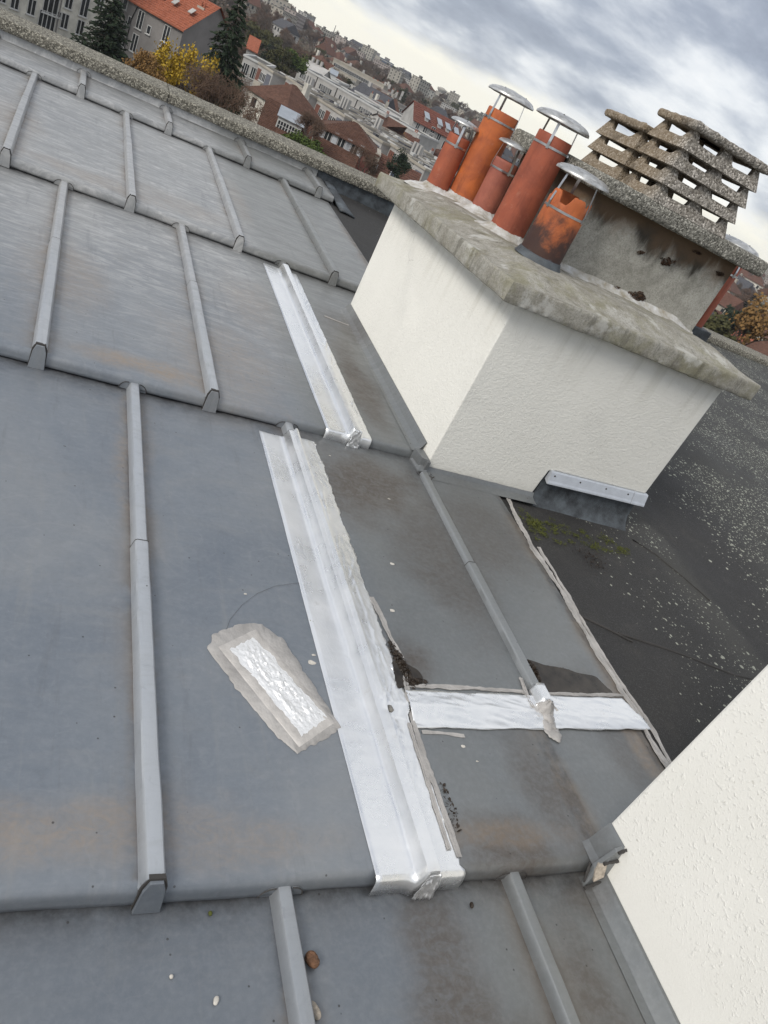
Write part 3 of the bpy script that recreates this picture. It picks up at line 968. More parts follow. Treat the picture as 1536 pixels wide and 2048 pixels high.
def ribbon(mb, pts, wid, thick, seed, seg=0.012, lift=0.0, zf=None):
    """a smeared strip: ragged edges, ridges along its length"""
    pts = [Vector(p) for p in pts]
    out = []
    for a, b in zip(pts[:-1], pts[1:]):
        n = max(1, int((b - a).length / seg))
        out += [a.lerp(b, i / n) for i in range(n)]
    out.append(pts[-1])
    rings = []
    for i, p in enumerate(out):
        d = (out[min(i + 1, len(out) - 1)] - out[max(i - 1, 0)]).normalized()
        n = Vector((-d.y, d.x, 0))
        s = i * seg
        wl = wid * (0.55 + 0.55 * fbm(s * 9, seed, 1)) + 0.25 * wid * fbm(s * 45, seed, 5) + wid * 0.1
        wr = wid * (0.55 + 0.55 * fbm(s * 8, seed, 9)) + 0.25 * wid * fbm(s * 50, seed, 7) + wid * 0.1
        ring = []
        for j, u in enumerate((-1, -0.93, -0.6, -0.2, 0.0, 0.3, 0.65, 0.93, 1)):
            q = p + n * (u * (wr if u > 0 else wl)) + n * 0.35 * wid * fbm(s * 5, seed, 3)
            h = 0 if abs(u) == 1 else thick * (0.55 + 0.9 * abs(fbm(s * 12, u * 4 + seed, 2)))
            if u == 0.0:
                h *= 0.45
            q.z = (zf(q.x, q.y) if zf else p.z) + h + lift
            ring.append(q)
        rings.append(ring)
    mb.loft(rings, False)


def z1f(x, y):
    return rz(1, y) + wv(1, x, y) + (0.013 if y > YX else 0.0)


seal = empty('sealant_smear', (1.42, 0.2, 0.06), 'ragged grey sealant bead along the joint between zinc and black bitumen', 'sealant')
mb = MB()
ribbon(mb, [(1.470, 0.945, 0), (1.435, 0.75, 0), (1.425, 0.55, 0), (1.44, 0.3, 0), (1.42, 0.0, 0), (1.425, -0.2, 0), (1.445, -0.36, 0), (1.43, -0.6, 0)], 0.019, 0.006, 1.0, zf=lambda x, y: rz(1, y) + wv(1, x, y) + (0.013 if y > YX else 0.002), lift=0.001)
mb.build('bead', M_sealant, seal, smooth=True, sharp=50)
mb = MB()
ribbon(mb, [(1.475, 0.6, 0), (1.47, 0.3, 0), (1.455, 0.05, 0), (1.46, -0.2, 0), (1.48, -0.38, 0), (1.46, -0.55, 0)], 0.013, 0.004, 7.0, zf=lambda x, y: rz(1, y) + (0.008 if y > YX else 0.002), lift=0.001)
mb.build('bead', M_sealant, seal, smooth=True, sharp=50)
seal2 = empty('sealant_smear', (0.45, -0.3, 0.05), 'grey brown sealant smeared along the right edge of the long silver tape', 'sealant')
mb = MB()
ribbon(mb, [(0.452, 0.10, 0), (0.470, -0.05, 0), (0.480, -0.16, 0), (0.462, -0.26, 0), (0.452, -0.36, 0), (0.447, -0.5, 0), (0.450, -0.62, 0), (0.447, -0.80, 0)], 0.014, 0.0018, 3.0, zf=z1f, lift=0.0035)
ribbon(mb, [(0.436, -0.40, 0), (0.430, -0.55, 0), (0.428, -0.66, 0), (0.425, -0.78, 0)], 0.010, 0.002, 31.0, zf=z1f, lift=0.004)
mb.build('bead', M_sealant, seal2, smooth=True, sharp=50)
seal3 = empty('sealant_smear', (0.9, -0.28, 0.05), 'thin sealant bead along the upper edge of the crosswise silver tape', 'sealant')
mb = MB()
ribbon(mb, [(0.455, -0.272, 0), (0.7, -0.262, 0), (0.93, -0.258, 0)], 0.012, 0.003, 5.0, zf=z1f, lift=0.002)
ribbon(mb, [(1.02, -0.262, 0), (1.2, -0.248, 0), (1.42, -0.238, 0)], 0.010, 0.003, 6.0, zf=z1f, lift=0.002)
mb.build('bead', M_sealant, seal3, smooth=True, sharp=50)
mb = MB()
ribbon(mb, [(0.47, -0.428, 0), (0.54, -0.430, 0), (0.62, -0.432, 0)], 0.009, 0.002, 9.0, zf=z1f, lift=0.001)
mb.build('bead', M_sealant, seal3, smooth=True, sharp=50)
seal4 = empty('sealant_smear', (x3, -0.37, 0.05), 'lump of grey sealant plugging the end of the batten on the crosswise tape', 'sealant')
mb = MB()
for (dx, dy, r, h) in ((0, -0.325, 0.030, 0.040), (0.003, -0.35, 0.032, 0.026), (-0.004, -0.38, 0.030, 0.014), (0.004, -0.41, 0.034, 0.008)):
    mb.lathe([(r * math.sin(a) + 0.0001, h * math.cos(a)) for a in (0, 0.3, 0.6, 0.9, 1.2, 1.57)], (x3 + dx, dy, z1f(0, dy) + 0.003), 26, fn=lambda r_, z_, a_, s=dy: (r_ * (1 + 0.35 * fbm(math.cos(a_) * 2, math.sin(a_) * 2 + z_ * 40, s * 50)), z_ * (1 + 0.2 * fbm(a_, z_ * 60, s))))
mb.build('lump', M_sealant, seal4, smooth=True, sharp=80)
mb = MB()
ribbon(mb, [(x3 - 0.036, -0.20, 0), (x3 - 0.042, -0.26, 0), (x3 - 0.05, -0.30, 0), (x3 - 0.04, -0.36, 0)], 0.010, 0.006, 15.0, zf=z1f, lift=0.002)
ribbon(mb, [(x3 + 0.035, -0.30, 0), (x3 + 0.055, -0.33, 0), (x3 + 0.04, -0.38, 0)], 0.009, 0.006, 17.0, zf=z1f, lift=0.002)
mb.build('smear', M_sealant, seal4, smooth=True, sharp=50)


# repair patch left of the long tape
def outline_patch(mb, corners, n, amp, seed, zf, thick, inset=0.0, f=6.0):
    cs = [Vector((x, y, 0)) for x, y in corners]
    cen = sum(cs, Vector()) / len(cs)
    ring = []
    for i in range(len(cs)):
        a, b = cs[i], cs[(i + 1) % len(cs)]
        for j in range(n):
            t_ = j / n
            p = a.lerp(b, t_)
            # rounded corners
            k = min(t_, 1 - t_)
            p = p + (cen - p) * (0.10 if inset else 0) * max(0, 1 - k / 0.12)
            p = p + (p - cen).normalized() * amp * fbm(p.x * f * 6, p.y * f * 6, seed)
            ring.append(p)
    m_ = len(ring)
    r1 = [Vector((p.x, p.y, zf(p.x, p.y))) for p in ring]
    inn = [p + (cen - p).normalized() * 0.004 for p in ring]
    r2 = [Vector((p.x, p.y, zf(p.x, p.y) + thick)) for p in inn]
    rings = [r1, r2]
    for q in (0.25, 0.5, 0.75, 0.97):
        rr = []
        for p in inn:
            u = p.lerp(cen, q)
            rr.append(Vector((u.x, u.y, zf(u.x, u.y) + thick + 0.0012 * fbm(u.x * 60, u.y * 60, seed))))
        rings.append(rr)
    mb.loft(rings, True)
    mb.add(rings[-1], [tuple(range(m_))])


patch = empty('repair_patch', (0.04, -0.3, rz(1, -0.3)), 'slanting rectangular repair patch of crumpled foil in grey sealant', 'patch')
PO = [(-0.143, -0.185), (-0.115, -0.125), (-0.03, -0.075), (0.035, -0.068), (0.095, -0.125), (0.15, -0.27), (0.208, -0.425), (0.140, -0.468), (0.062, -0.512), (0.015, -0.460), (-0.06, -0.34)]
mb = MB()
outline_patch(mb, PO, 12, 0.0075, 2.0, lambda x, y: rz(1, y) + wv(1, x, y) + 0.001, 0.0045)
mb.build('sealant_border', M_sealant, patch, smooth=True, sharp=60)
PI_ = [(-0.112, -0.180), (0.010, -0.096), (0.192, -0.412), (0.068, -0.494)]
mb = MB()
outline_patch(mb, PI_, 14, 0.0012, 5.0, lambda x, y: rz(1, y) + wv(1, x, y) + 0.0055, 0.002)
mb.build('foil_sheet', simple('sealed_foil', (0.50, 0.475, 0.45), 0.42, 0.15, 0.25, 14, 0.6, 40, 0.006), patch, smooth=True, sharp=60)
mb = MB()
A_, B_, C_, D_ = [Vector((x, y, 0)) for x, y in ((-0.078, -0.186), (0.000, -0.130), (0.168, -0.400), (0.082, -0.462))]
rings = []
for i in range(90):
    v = i / 89
    l, r_ = A_.lerp(D_, v), B_.lerp(C_, v)
    ring = []
    for j in range(36):
        u = j / 35
        e = 0.010 * fbm(v * 9, 3.3 + (0 if u < .5 else 5))
        p = l.lerp(r_, u) + (r_ - l).normalized() * (e if j in (0, 35) else 0)
        if i in (0, 89):
            p.y += 0.008 * fbm(u * 8, i)
        cr = abs(fbm(p.x * 38 + p.y * 12, p.y * 20, 2.2, 4)) + 0.5 * abs(fbm(p.x * 90, p.y * 70, 8))
        ed = min(1, 4 * min(u, 1 - u)) * min(1, 8 * min(v, 1 - v))
        ring.append(Vector((p.x, p.y, rz(1, p.y) + wv(1, p.x, p.y) + 0.0078 + (0.0095 * cr) * ed)))
    rings.append(ring)
mb.loft(rings, False)
mb.build('crumpled_foil', M_foilwhite, patch, smooth=True, sharp=35)
for (x, y, r_) in ((0.205, -0.03, 0.014), (0.17, -0.20, 0.015), (0.185, -0.17, 0.008), (0.52, 0.05, 0.013), (0.60, -0.47, 0.010), (0.63, -0.52, 0.007), (0.5, 0.95, 0.008), (0.72, 0.72, 0.010), (0.60, 0.30, 0.012), (0.0, 0.05, 0.006)):
    mb = MB()
    ny_ = 14
    lf = 0.013 if x > 0.35 and y > YX else 0
    outline_patch(mb, [(x + r_ * math.cos(a) * rnd.uniform(.6, 1.1), y + r_ * 0.55 * math.sin(a) * rnd.uniform(.6, 1.1)) for a in [i * math.pi / 4 for i in range(8)]], 4, 0.002, x * 10, lambda x_, y_: rz(1, y_) + wv(1, x_, y_) + 0.001 + lf, 0.0012)
    o = mb.build('putty_dab', M_stone, None, smooth=True, origin=(x, y, rz(1, y)))
    tag(o, 'small pale dab of dried putty stuck on the zinc', 'putty dab', 'pale putty dabs spattered on the zinc')


# puddles and wet leaves
def flat_blob(name, pts, z_lift, mat, label, cat, lf=0.0):
    cen = Vector((sum(p[0] for p in pts) / len(pts), sum(p[1] for p in pts) / len(pts), 0))
    ring = []
    n_ = len(pts)
    for i in range(n_):
        p0, p1, p2, p3 = [Vector((*pts[(i + k) % n_], 0)) for k in (-1, 0, 1, 2)]
        for j in range(8):
            t_ = j / 8
            q = 0.5 * ((2 * p1) + (p2 - p0) * t_ + (2 * p0 - 5 * p1 + 4 * p2 - p3) * t_ * t_ + (3 * p1 - p0 - 3 * p2 + p3) * t_ ** 3)
            q += (q - cen).normalized() * (0.0035 * fbm(q.x * 40, q.y * 40) + 0.002 * fbm(q.x * 120, q.y * 120))
            ring.append(q)
    mb = MB()
    mb.add([Vector((q.x, q.y, rz(1, q.y) + wv(1, q.x, q.y) + z_lift + lf)) for q in ring], [tuple(range(len(ring)))])
    o = mb.build(name, mat, None, origin=(cen.x, cen.y, rz(1, cen.y)))
    return tag(o, label, cat)


P1 = [(786, 1324), (802, 1324), (824, 1333), (841, 1347), (847, 1362), (838, 1368), (815, 1371), (797, 1374), (790, 1350)]
P2 = [(1042, 1322), (1060, 1321), (1092, 1331), (1125, 1336), (1158, 1346), (1190, 1352), (1206, 1366), (1226, 1387), (1180, 1385), (1120, 1386), (1076, 1385), (1060, 1360)]
flat_blob('puddle', [tuple(onz(a, b_, 0.066)[:2]) for a, b_ in P1], 0.0050, M_water, 'small dark puddle trapped beside the long silver tape', 'puddle', 0.013)
flat_blob('puddle', [tuple(onz(a, b_, 0.066)[:2]) for a, b_ in P2], 0.0034, M_water, 'wide dark puddle between the batten end and the bitumen edge', 'puddle', 0.013)


def leaf_pile(cx, cy, rx, ry, n, label, rot=0.0, hmax=0.02, seed=1):
    r = random.Random(seed)
    mb = MB()
    for _ in range(n):
        a, q = r.uniform(0, 6.28), r.random() ** 0.7
        dx, dy = q * rx * math.cos(a), q * ry * math.sin(a)
        x, y = cx + dx * math.cos(rot) - dy * math.sin(rot), cy + dx * math.sin(rot) + dy * math.cos(rot)
        z = z1f(x, y) + 0.003 + r.random() * hmax * (1 - q)
        s = r.uniform(0.003, 0.009)
        d1 = Vector((r.uniform(-1, 1), r.uniform(-1, 1), r.uniform(-.5, .5))).normalized() * s
        d2 = Vector((r.uniform(-1, 1), r.uniform(-1, 1), r.uniform(-.5, .5))).normalized() * s * 0.5
        c_ = Vector((x, y, z))
        mb.add([c_ - d1, c_ + d2, c_ + d1, c_ - d2], [(0, 1, 2, 3)])
    o = mb.build('wet_leaf_litter', M_debris, None, origin=(cx, cy, z1f(cx, cy)), fixn=False)
    return tag(o, label, 'leaf litter', kind='stuff')


leaf_pile(0.475, -0.19, 0.020, 0.10, 500, 'dark wet leaf litter caught beside the long silver tape', 0.15, 0.018, 2)
leaf_pile(0.50, -0.255, 0.05, 0.014, 220, 'thin line of wet dirt above the crosswise tape', 0.0, 0.008, 3)
leaf_pile(1.03, -0.16, 0.016, 0.05, 260, 'dark rotting leaves beside the lower end of the short batten', 0.0, 0.014, 4)
leaf_pile(0.475, -0.66, 0.015, 0.08, 60, 'scattered dirt on the lower end of the long tape', 0.0, 0.004, 5)
leaf_pile(-0.82, 4.86, 0.09, 0.05, 40, 'dark leaf scraps under the top step beside a batten', 0.0, 0.008, 6)
leaf_pile(1.00, 0.98, 0.05, 0.03, 60, 'dirt in the corner below the cream chimney', 0.0, 0.006, 7)


# ------------------------------------------------------------------ shells, pebbles, wire
def nut(name, px, py, row, L, wd, mat, label, cat, rot):
    z = rz(row, -1.0)
    p = onz(px, py, z + wd * 0.4)
    mb = MB()
    mb.lathe([(wd * 0.5 * math.sin(a) ** 0.8 * (1.05 if a < 1.5 else 1.0) + 1e-4, -L / 2 * math.cos(a)) for a in [math.pi * i / 14 for i in range(15)]], (0, 0, 0), 24,
             fn=lambda r_, z_, a_: (r_ * (1 + 0.07 * math.cos(a_ * 9 + z_ * 120) + 0.17 * fbm(math.cos(a_) * 3, math.sin(a_) * 3, z_ * 120) + (0.07 if abs(math.sin(a_)) < 0.13 else 0)), z_))
    o = mb.build(name, mat, None, smooth=True, origin=(0, 0, 0), sharp=80)
    o.rotation_euler = (math.radians(84), 0.3, rot)
    o.location = (p.x, p.y, rz(row, p.y) + wv(row, p.x, p.y) + wd * 0.42)
    return tag(o, label, cat)


nut('walnut', 624, 1920, 0, 0.036, 0.025, M_walnut, 'brown walnut lying on the zinc right of the lower batten', 'walnut', 0.35)
nut('walnut', 629, 2020, 0, 0.038, 0.019, M_paleshell, 'pale empty walnut shell resting against the lower batten', 'walnut shell', 0.35)
nut('pebble', 433, 2000, 0, 0.017, 0.010, M_stone, 'white pebble alone on the lowest zinc course', 'pebble', -0.5)
nut('pebble', 343, 1953, 0, 0.008, 0.007, M_stone, 'tiny pale speck of stone left of the white pebble', 'pebble', 0)
nut('pebble', 420, 1828, 0, 0.010, 0.008, M_moss, 'tiny mossy crumb below the step edge', 'moss crumb', 0)
nut('pebble', 942, 1812, 0, 0.016, 0.009, M_debris, 'black dropping on the lowest course near the right batten', 'dropping', -0.4)
pp = onz(781, 1416, 0.07)
mb = MB()
mb.lathe([(0.011 * math.sin(a) + 1e-4, -0.008 * math.cos(a)) for a in [math.pi * i / 8 for i in range(9)]], (0, 0, 0), 12, fn=lambda r_, z_, a_: (r_ * (1 + 0.45 * fbm(a_, z_ * 90, 2)), z_))
o = mb.build('pebble', M_greystone, None, smooth=True, origin=(0, 0, 0), sharp=20)
o.location = (pp.x, pp.y, rz(1, pp.y) + 0.024)
tag(o, 'small grey stone sitting on the long silver tape', 'stone')
mb = MB()
wp = []
for (px, py) in ((453, 1260), (462, 1235), (485, 1208), (515, 1186), (550, 1172), (580, 1168), (598, 1166)):
    q = onz(px, py, 0.062)
    wp.append((q.x, q.y, rz(1, q.y) + wv(1, q.x, q.y) + 0.003))
mb.tube(wp, 0.0004, 5)
tag(mb.build('wire', M_dark, None, origin=wp[0]), 'thin dark wire curled on the zinc above the repair patch', 'wire')

# ------------------------------------------------------------------ bitumen roof


def bz(x, y):
    z = 0.055 + 0.035 * y if y < 1.02 else 0.0907 + 0.060 * (y - 1.02)
    if x < 2.62:
        v = -0.03 * max(0, x - 1.42) / 1.2
    elif x < 3.15:
        v = -0.03 - 0.015 * math.sin((x - 2.62) / 0.53 * math.pi)
    else:
        v = -0.03 + 0.10 * (x - 3.15)
        if x > 4.0:
            v = 0.055 + 0.02 * (x - 4.0)
    return z + v - 0.004


mb = MB()
xs = [1.40, 1.6, 1.8, 2.0, 2.2, 2.4, 2.55, 2.62, 2.7, 2.8, 2.9, 3.0, 3.08, 3.15, 3.3, 3.6, 3.9, 4.05, 4.4, 5, 6, 7.5, 9, 11, 13]
ys = [-8, -5, -3, -2] + [-1.5 + i * 0.15 for i in range(48)]
mb.loft([[Vector((x, min(y, 5.66), bz(x, min(y, 5.66)) + 0.006 * fbm(x * 2, y * 2) + 0.002 * fbm(x * 8, y * 8))) for y in ys] for x in xs], False)
bit = mb.build('flat_roof', M_bit, None, smooth=True)
tag(bit, 'black bitumen membrane roof speckled with pale lichen', 'flat roof', kind='structure')
# seams of the membrane
for pts in ([(1.66, 0.12), (1.9, 0.08), (2.05, 0.05), (2.3, -0.02), (2.6, -0.05), (2.9, -0.2)], [(1.47, 0.20), (1.6, 0.14), (1.72, 0.08)], [(2.33, 0.90), (2.45, 0.82), (2.55, 0.66), (2.62, 0.5)]):
    mb = MB()
    mb.tube([(x, y, bz(x, y) + 0.002 + 0.006 * fbm(x * 2, y * 2)) for x, y in pts], [0.003 + 0.003 * rnd.random() for _ in pts], 6)
    o = mb.build('membrane_seam', M_dark, bit, smooth=True)
# moss beside the chimney foot
mb = MB()
rm = random.Random(5)
for cl_ in range(80):
    cx, cy = (1.60 + rm.gauss(0, 0.07), 0.80 + rm.gauss(0, 0.055)) if cl_ < 44 else (1.75 + rm.uniform(0, 0.45), 0.86 - rm.uniform(0, 0.16))
    for _ in range(rm.randint(10, 90)):
        x, y = cx + rm.gauss(0, 0.012), cy + rm.gauss(0, 0.010)
        z = bz(x, y) + 0.004 + rm.random() * 0.006
        s_ = rm.uniform(0.002, 0.0055)
        d1 = Vector((rm.uniform(-1, 1), rm.uniform(-1, 1), rm.uniform(0, 1.3))) * s_
        d2 = Vector((rm.uniform(-1, 1), rm.uniform(-1, 1), 0)) * s_
        c_ = Vector((x, y, z))
        mb.add([c_ - d2, c_ + d2, c_ + d1], [(0, 1, 2)])
tag(mb.build('moss', M_moss, None, fixn=False, origin=(1.7, 0.8, 0.08)), 'yellow green moss tufts on the bitumen below the cream chimney', 'moss', kind='stuff')
mb = MB()
for _ in range(420):
    x, y = 1.83 + rm.gauss(0, 0.05), 0.62 + rm.gauss(0, 0.05)
    s_ = rm.uniform(0.003, 0.007)
    c_ = Vector((x, y, bz(x, y) + 0.004 + rm.random() * 0.006))
    d1 = Vector((rm.uniform(-1, 1), rm.uniform(-1, 1), rm.uniform(-.3, 1))) * s_
    d2 = Vector((rm.uniform(-1, 1), rm.uniform(-1, 1), 0)) * s_
    mb.add([c_ - d2, c_ + d2, c_ + d1], [(0, 1, 2)])
tag(mb.build('leaf_litter', M_debris, None, fixn=False, origin=(1.83, 0.62, 0.07)), 'black leaf litter on the bitumen below the metal bar', 'leaf litter', kind='stuff')

# ------------------------------------------------------------------ parapet
par = empty('parapet_wall', (0, Y5, 0.4), 'low parapet with rough pebbly concrete coping along the roof edge', 'wall')
mb = MB()
mb.box(-6, 14, Y5 + 0.006, Y5 + 0.32, -0.4, 0.474)
mb.build('parapet_face', M_bitup, par)
x = -6.0
while x < 14:
    L = 2.0 if x < 3 else 1.9
    mb = MB()
    n = int(L / 0.03)
    rings = []
    for i in range(n + 1):
        xx = x + 0.003 + (L - 0.006) * i / n
        pr = [(-0.020, 0.474), (-0.024, 0.480), (-0.025, 0.505), (-0.024, 0.530), (-0.022, 0.548), (-0.016, 0.5535), (0.03, 0.556), (0.10, 0.559), (0.18, 0.563), (0.27, 0.567), (0.345, 0.568), (0.353, 0.56), (0.355, 0.52), (0.353, 0.476)]
        rings.append([Vector((xx, Y5 + a + 0.0015 * fbm(xx * 5, a * 8, 1) + 0.0014 * fbm(xx * 90, a * 90, b * 90), b + 0.0015 * fbm(xx * 5, a * 8, 5) + 0.0014 * fbm(xx * 90, a * 90, 9))) for a, b in pr])
    mb.loft(rings, True, True)
    mb.build('coping_stone', M_aggtop, par, smooth=True, sharp=50)
    x += L
mb = MB()
mb.box(-6, 14, -8, Y5 + 0.20, -17.2, -0.42)
tag(mb.build('apartment_building', M_facewall, None, origin=(4, -1, -17)), 'rendered block of flats that carries the roofs', 'building')
# torn lead flap at the end of the top course
mb = MB()
rings = []
for i in range(9):
    v = i / 8
    y = 5.50 - 0.62 * v
    rings.append([Vector((1.47 + dx * (0.8 + 0.3 * v) + 0.03 * v, y, bz(1.5, y) + 0.05 - 0.035 * v + dz_ + 0.008 * fbm(v * 4, dx * 12))) for dx, dz_ in ((0, 0.012), (0.05, 0.018), (0.10, 0.010), (0.14, -0.006))])
mb.loft(rings, False)
o = mb.build('lead_flap', M_bitup, None, smooth=True, origin=(1.5, 5.2, 0.35))
o.modifiers.new('s', 'SOLIDIFY').thickness = 0.018
tag(o, 'dark folded lead flap beside the right end of the top zinc course', 'flashing')

# ------------------------------------------------------------------ front chimney stack
ch = empty('chimney_stack', (1.67, 1.8, 0.05), 'broad cream rendered chimney carrying five clay pots', 'chimney')
mb = MB()
X0, X1, YF, YB = 1.005, 2.336, 1.023, 2.63
out = [(X0, YF, -0.05), (1.652, YF, -0.05), (1.648, YF, 0.10), (1.655, YF, 0.20), (1.662, YF, 0.268), (1.70, YF, 0.277), (X1, YF, 0.288), (X1, YF, 0.99), (X0, YF, 0.99)]
mb.prism(out, (0, YB - YF, 0))
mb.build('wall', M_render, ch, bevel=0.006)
mb = MB()
mb.prism([(1.66, YF + 0.012, 0.268), (1.66, YF + 0.006, 0.21), (1.66, YF - 0.004, 0.13), (1.66, YF - 0.022, 0.098), (1.66, YF - 0.06, 0.062), (1.66, YF + 0.2, 0.0), (1.66, YF + 0.2, 0.268)], (X1 - 1.66 - 0.012, 0, 0))
mb.build('bitumen_upstand', M_bitup, ch, smooth=True, sharp=40)
mb = MB()
mb.box(X1 - 0.16, X1 - 0.008, YF + 0.04, YB - 0.03, -0.1, 0.268)
mb.build('side_upstand', M_bitup, ch)
for (xa, xb_) in ((1.672, 2.250), (2.2525, 2.352)):
    mb = MB()
    g = 0.0015 if xa > 2 else 0
    za = 0.226 + (xa - 1.67) * 0.018
    zb = 0.226 + (xb_ - 1.67) * 0.018
    pr = [(0.008, 0.050), (-0.008 - g, 0.050), (-0.012 - g, 0.044), (-0.024 - g, 0.004), (-0.029 - g, -0.006), (-0.031 - g, -0.014), (-0.022, -0.016), (0.008, -0.006)]
    mb.loft([[Vector((xx, YF + a, zz + b)) for a, b in pr] for xx, zz in ((xa, za), (xb_, zb))], True, True)
    bar = mb.build('metal_bar', M_bar, ch, bevel=0.0008)
    for xs_ in ((1.70, 1.87, 2.05, 2.21) if xa < 2 else ()):
        mb = MB()
        mb.lathe([(0.0001, 0.003), (0.004, 0.0025), (0.005, 0.0)], (xs_, YF - 0.0165, 0.226 + (xs_ - 1.67) * 0.018 + 0.030), 10, axis=(0, -1, 0))
        mb.build('screw', M_dark, bar)


# the concrete slab: thin weathered edges, mortar haunched up towards the pots
SX0, SX1, SY0, SY1 = 0.900, 2.462, 0.955, 2.745


def slab_top(x, y):
    e = min(x - SX0, SX1 - x, y - SY0, SY1 - y)
    zedge = 1.048 - 0.045 * (y - SY0) / 1.8 + (-0.004 if x > 2 else 0)
    k = min(1, max(0, e / 0.26))
    k = k * k * (3 - 2 * k)
    return zedge + 0.052 * k + 0.008 * fbm(x * 3.2, y * 3.2) * min(1, max(0, e) / 0.2) + 0.0016 * fbm(x * 18, y * 18) * min(1, 0.3 + max(0, e) / 0.1)


mb = MB()
nx, ny = 110, 124
top = []
for i in range(nx + 1):
    col = []
    for j in range(ny + 1):
        x = SX0 + (SX1 - SX0) * i / nx
        y = SY0 + (SY1 - SY0) * j / ny
        if i in (0, nx) or j in (0, ny):
            xx = x + 0.003 * fbm(x * 1.5, y * 1.5, 3) + 0.0015 * fbm(x * 40, y * 40, 3)
            yy = y + 0.003 * fbm(x * 1.5, y * 1.5, 6) + 0.0015 * fbm(x * 40, y * 40, 6)
        else:
            xx, yy = x, y
        col.append(Vector((xx, yy, slab_top(x, y))))
    top.append(col)
mb.loft(top, False)
rim = [top[i][0] for i in range(nx)] + [top[nx][j] for j in range(ny)] + [top[i][ny] for i in range(nx, 0, -1)] + [top[0][j] for j in range(ny, 0, -1)]
rings = []
cx_, cy_ = (SX0 + SX1) / 2, (SY0 + SY1) / 2
for d, o_ in ((0.0, 0.0), (0.004, -0.003), (0.012, -0.0045), (0.035, -0.0045), (0.060, -0.004), (0.080, -0.003), (0.086, 0.002), (0.087, 0.10)):
    ring = []
    for p in rim:
        v = Vector((cx_ - p.x, cy_ - p.y, 0))
        sgn = Vector((math.copysign(1, v.x) if abs(v.x) > 0.74 else 0, math.copysign(1, v.y) if abs(v.y) > 0.85 else 0, 0))
        q = p + sgn * o_
        nz = 0.0016 * fbm(p.x * 2, p.y * 2, d * 5) + 0.0014 * fbm(p.x * 60, p.y * 60, d * 70)
        q = q - sgn * nz
        q.z = p.z - d + (0.004 * fbm(p.x * 5, p.y * 5, 22) if d > 0.07 else 0)
        ring.append(q)
    rings.append(ring)
mb.loft(rings, True)
mb.build('slab', M_slab, ch, smooth=True, sharp=38)


# ------------------------------------------------------------------ clay pots
POTS = [  # x, y, zbase, ztop, r base, r top, cap z, cap r, cap tilt offset, material, label
    (1.172, 2.563, 1.045, 1.357, 0.068, 0.063, 1.420, 0.088, 0, 'short red clay pot at the far left end of the row'),
    (1.326, 2.512, 1.045, 1.558, 0.094, 0.090, 1.636, 0.137, 1, 'tall bright orange clay pot, second from the left'),
    (1.350, 2.280, 1.045, 1.365, 0.070, 0.066, 1.441, 0.092, 2, 'short pinkish clay pot between the two tall pots'),
    (1.285, 1.836, 1.045, 1.566, 0.092, 0.088, 1.628, 0.140, 3, 'tall brick red clay pot, second from the right'),
    (1.243, 1.401, 1.045, 1.395, 0.101, 0.094, 1.470, 0.129, 4, 'broken soot blackened clay pot at the near end of the row')]


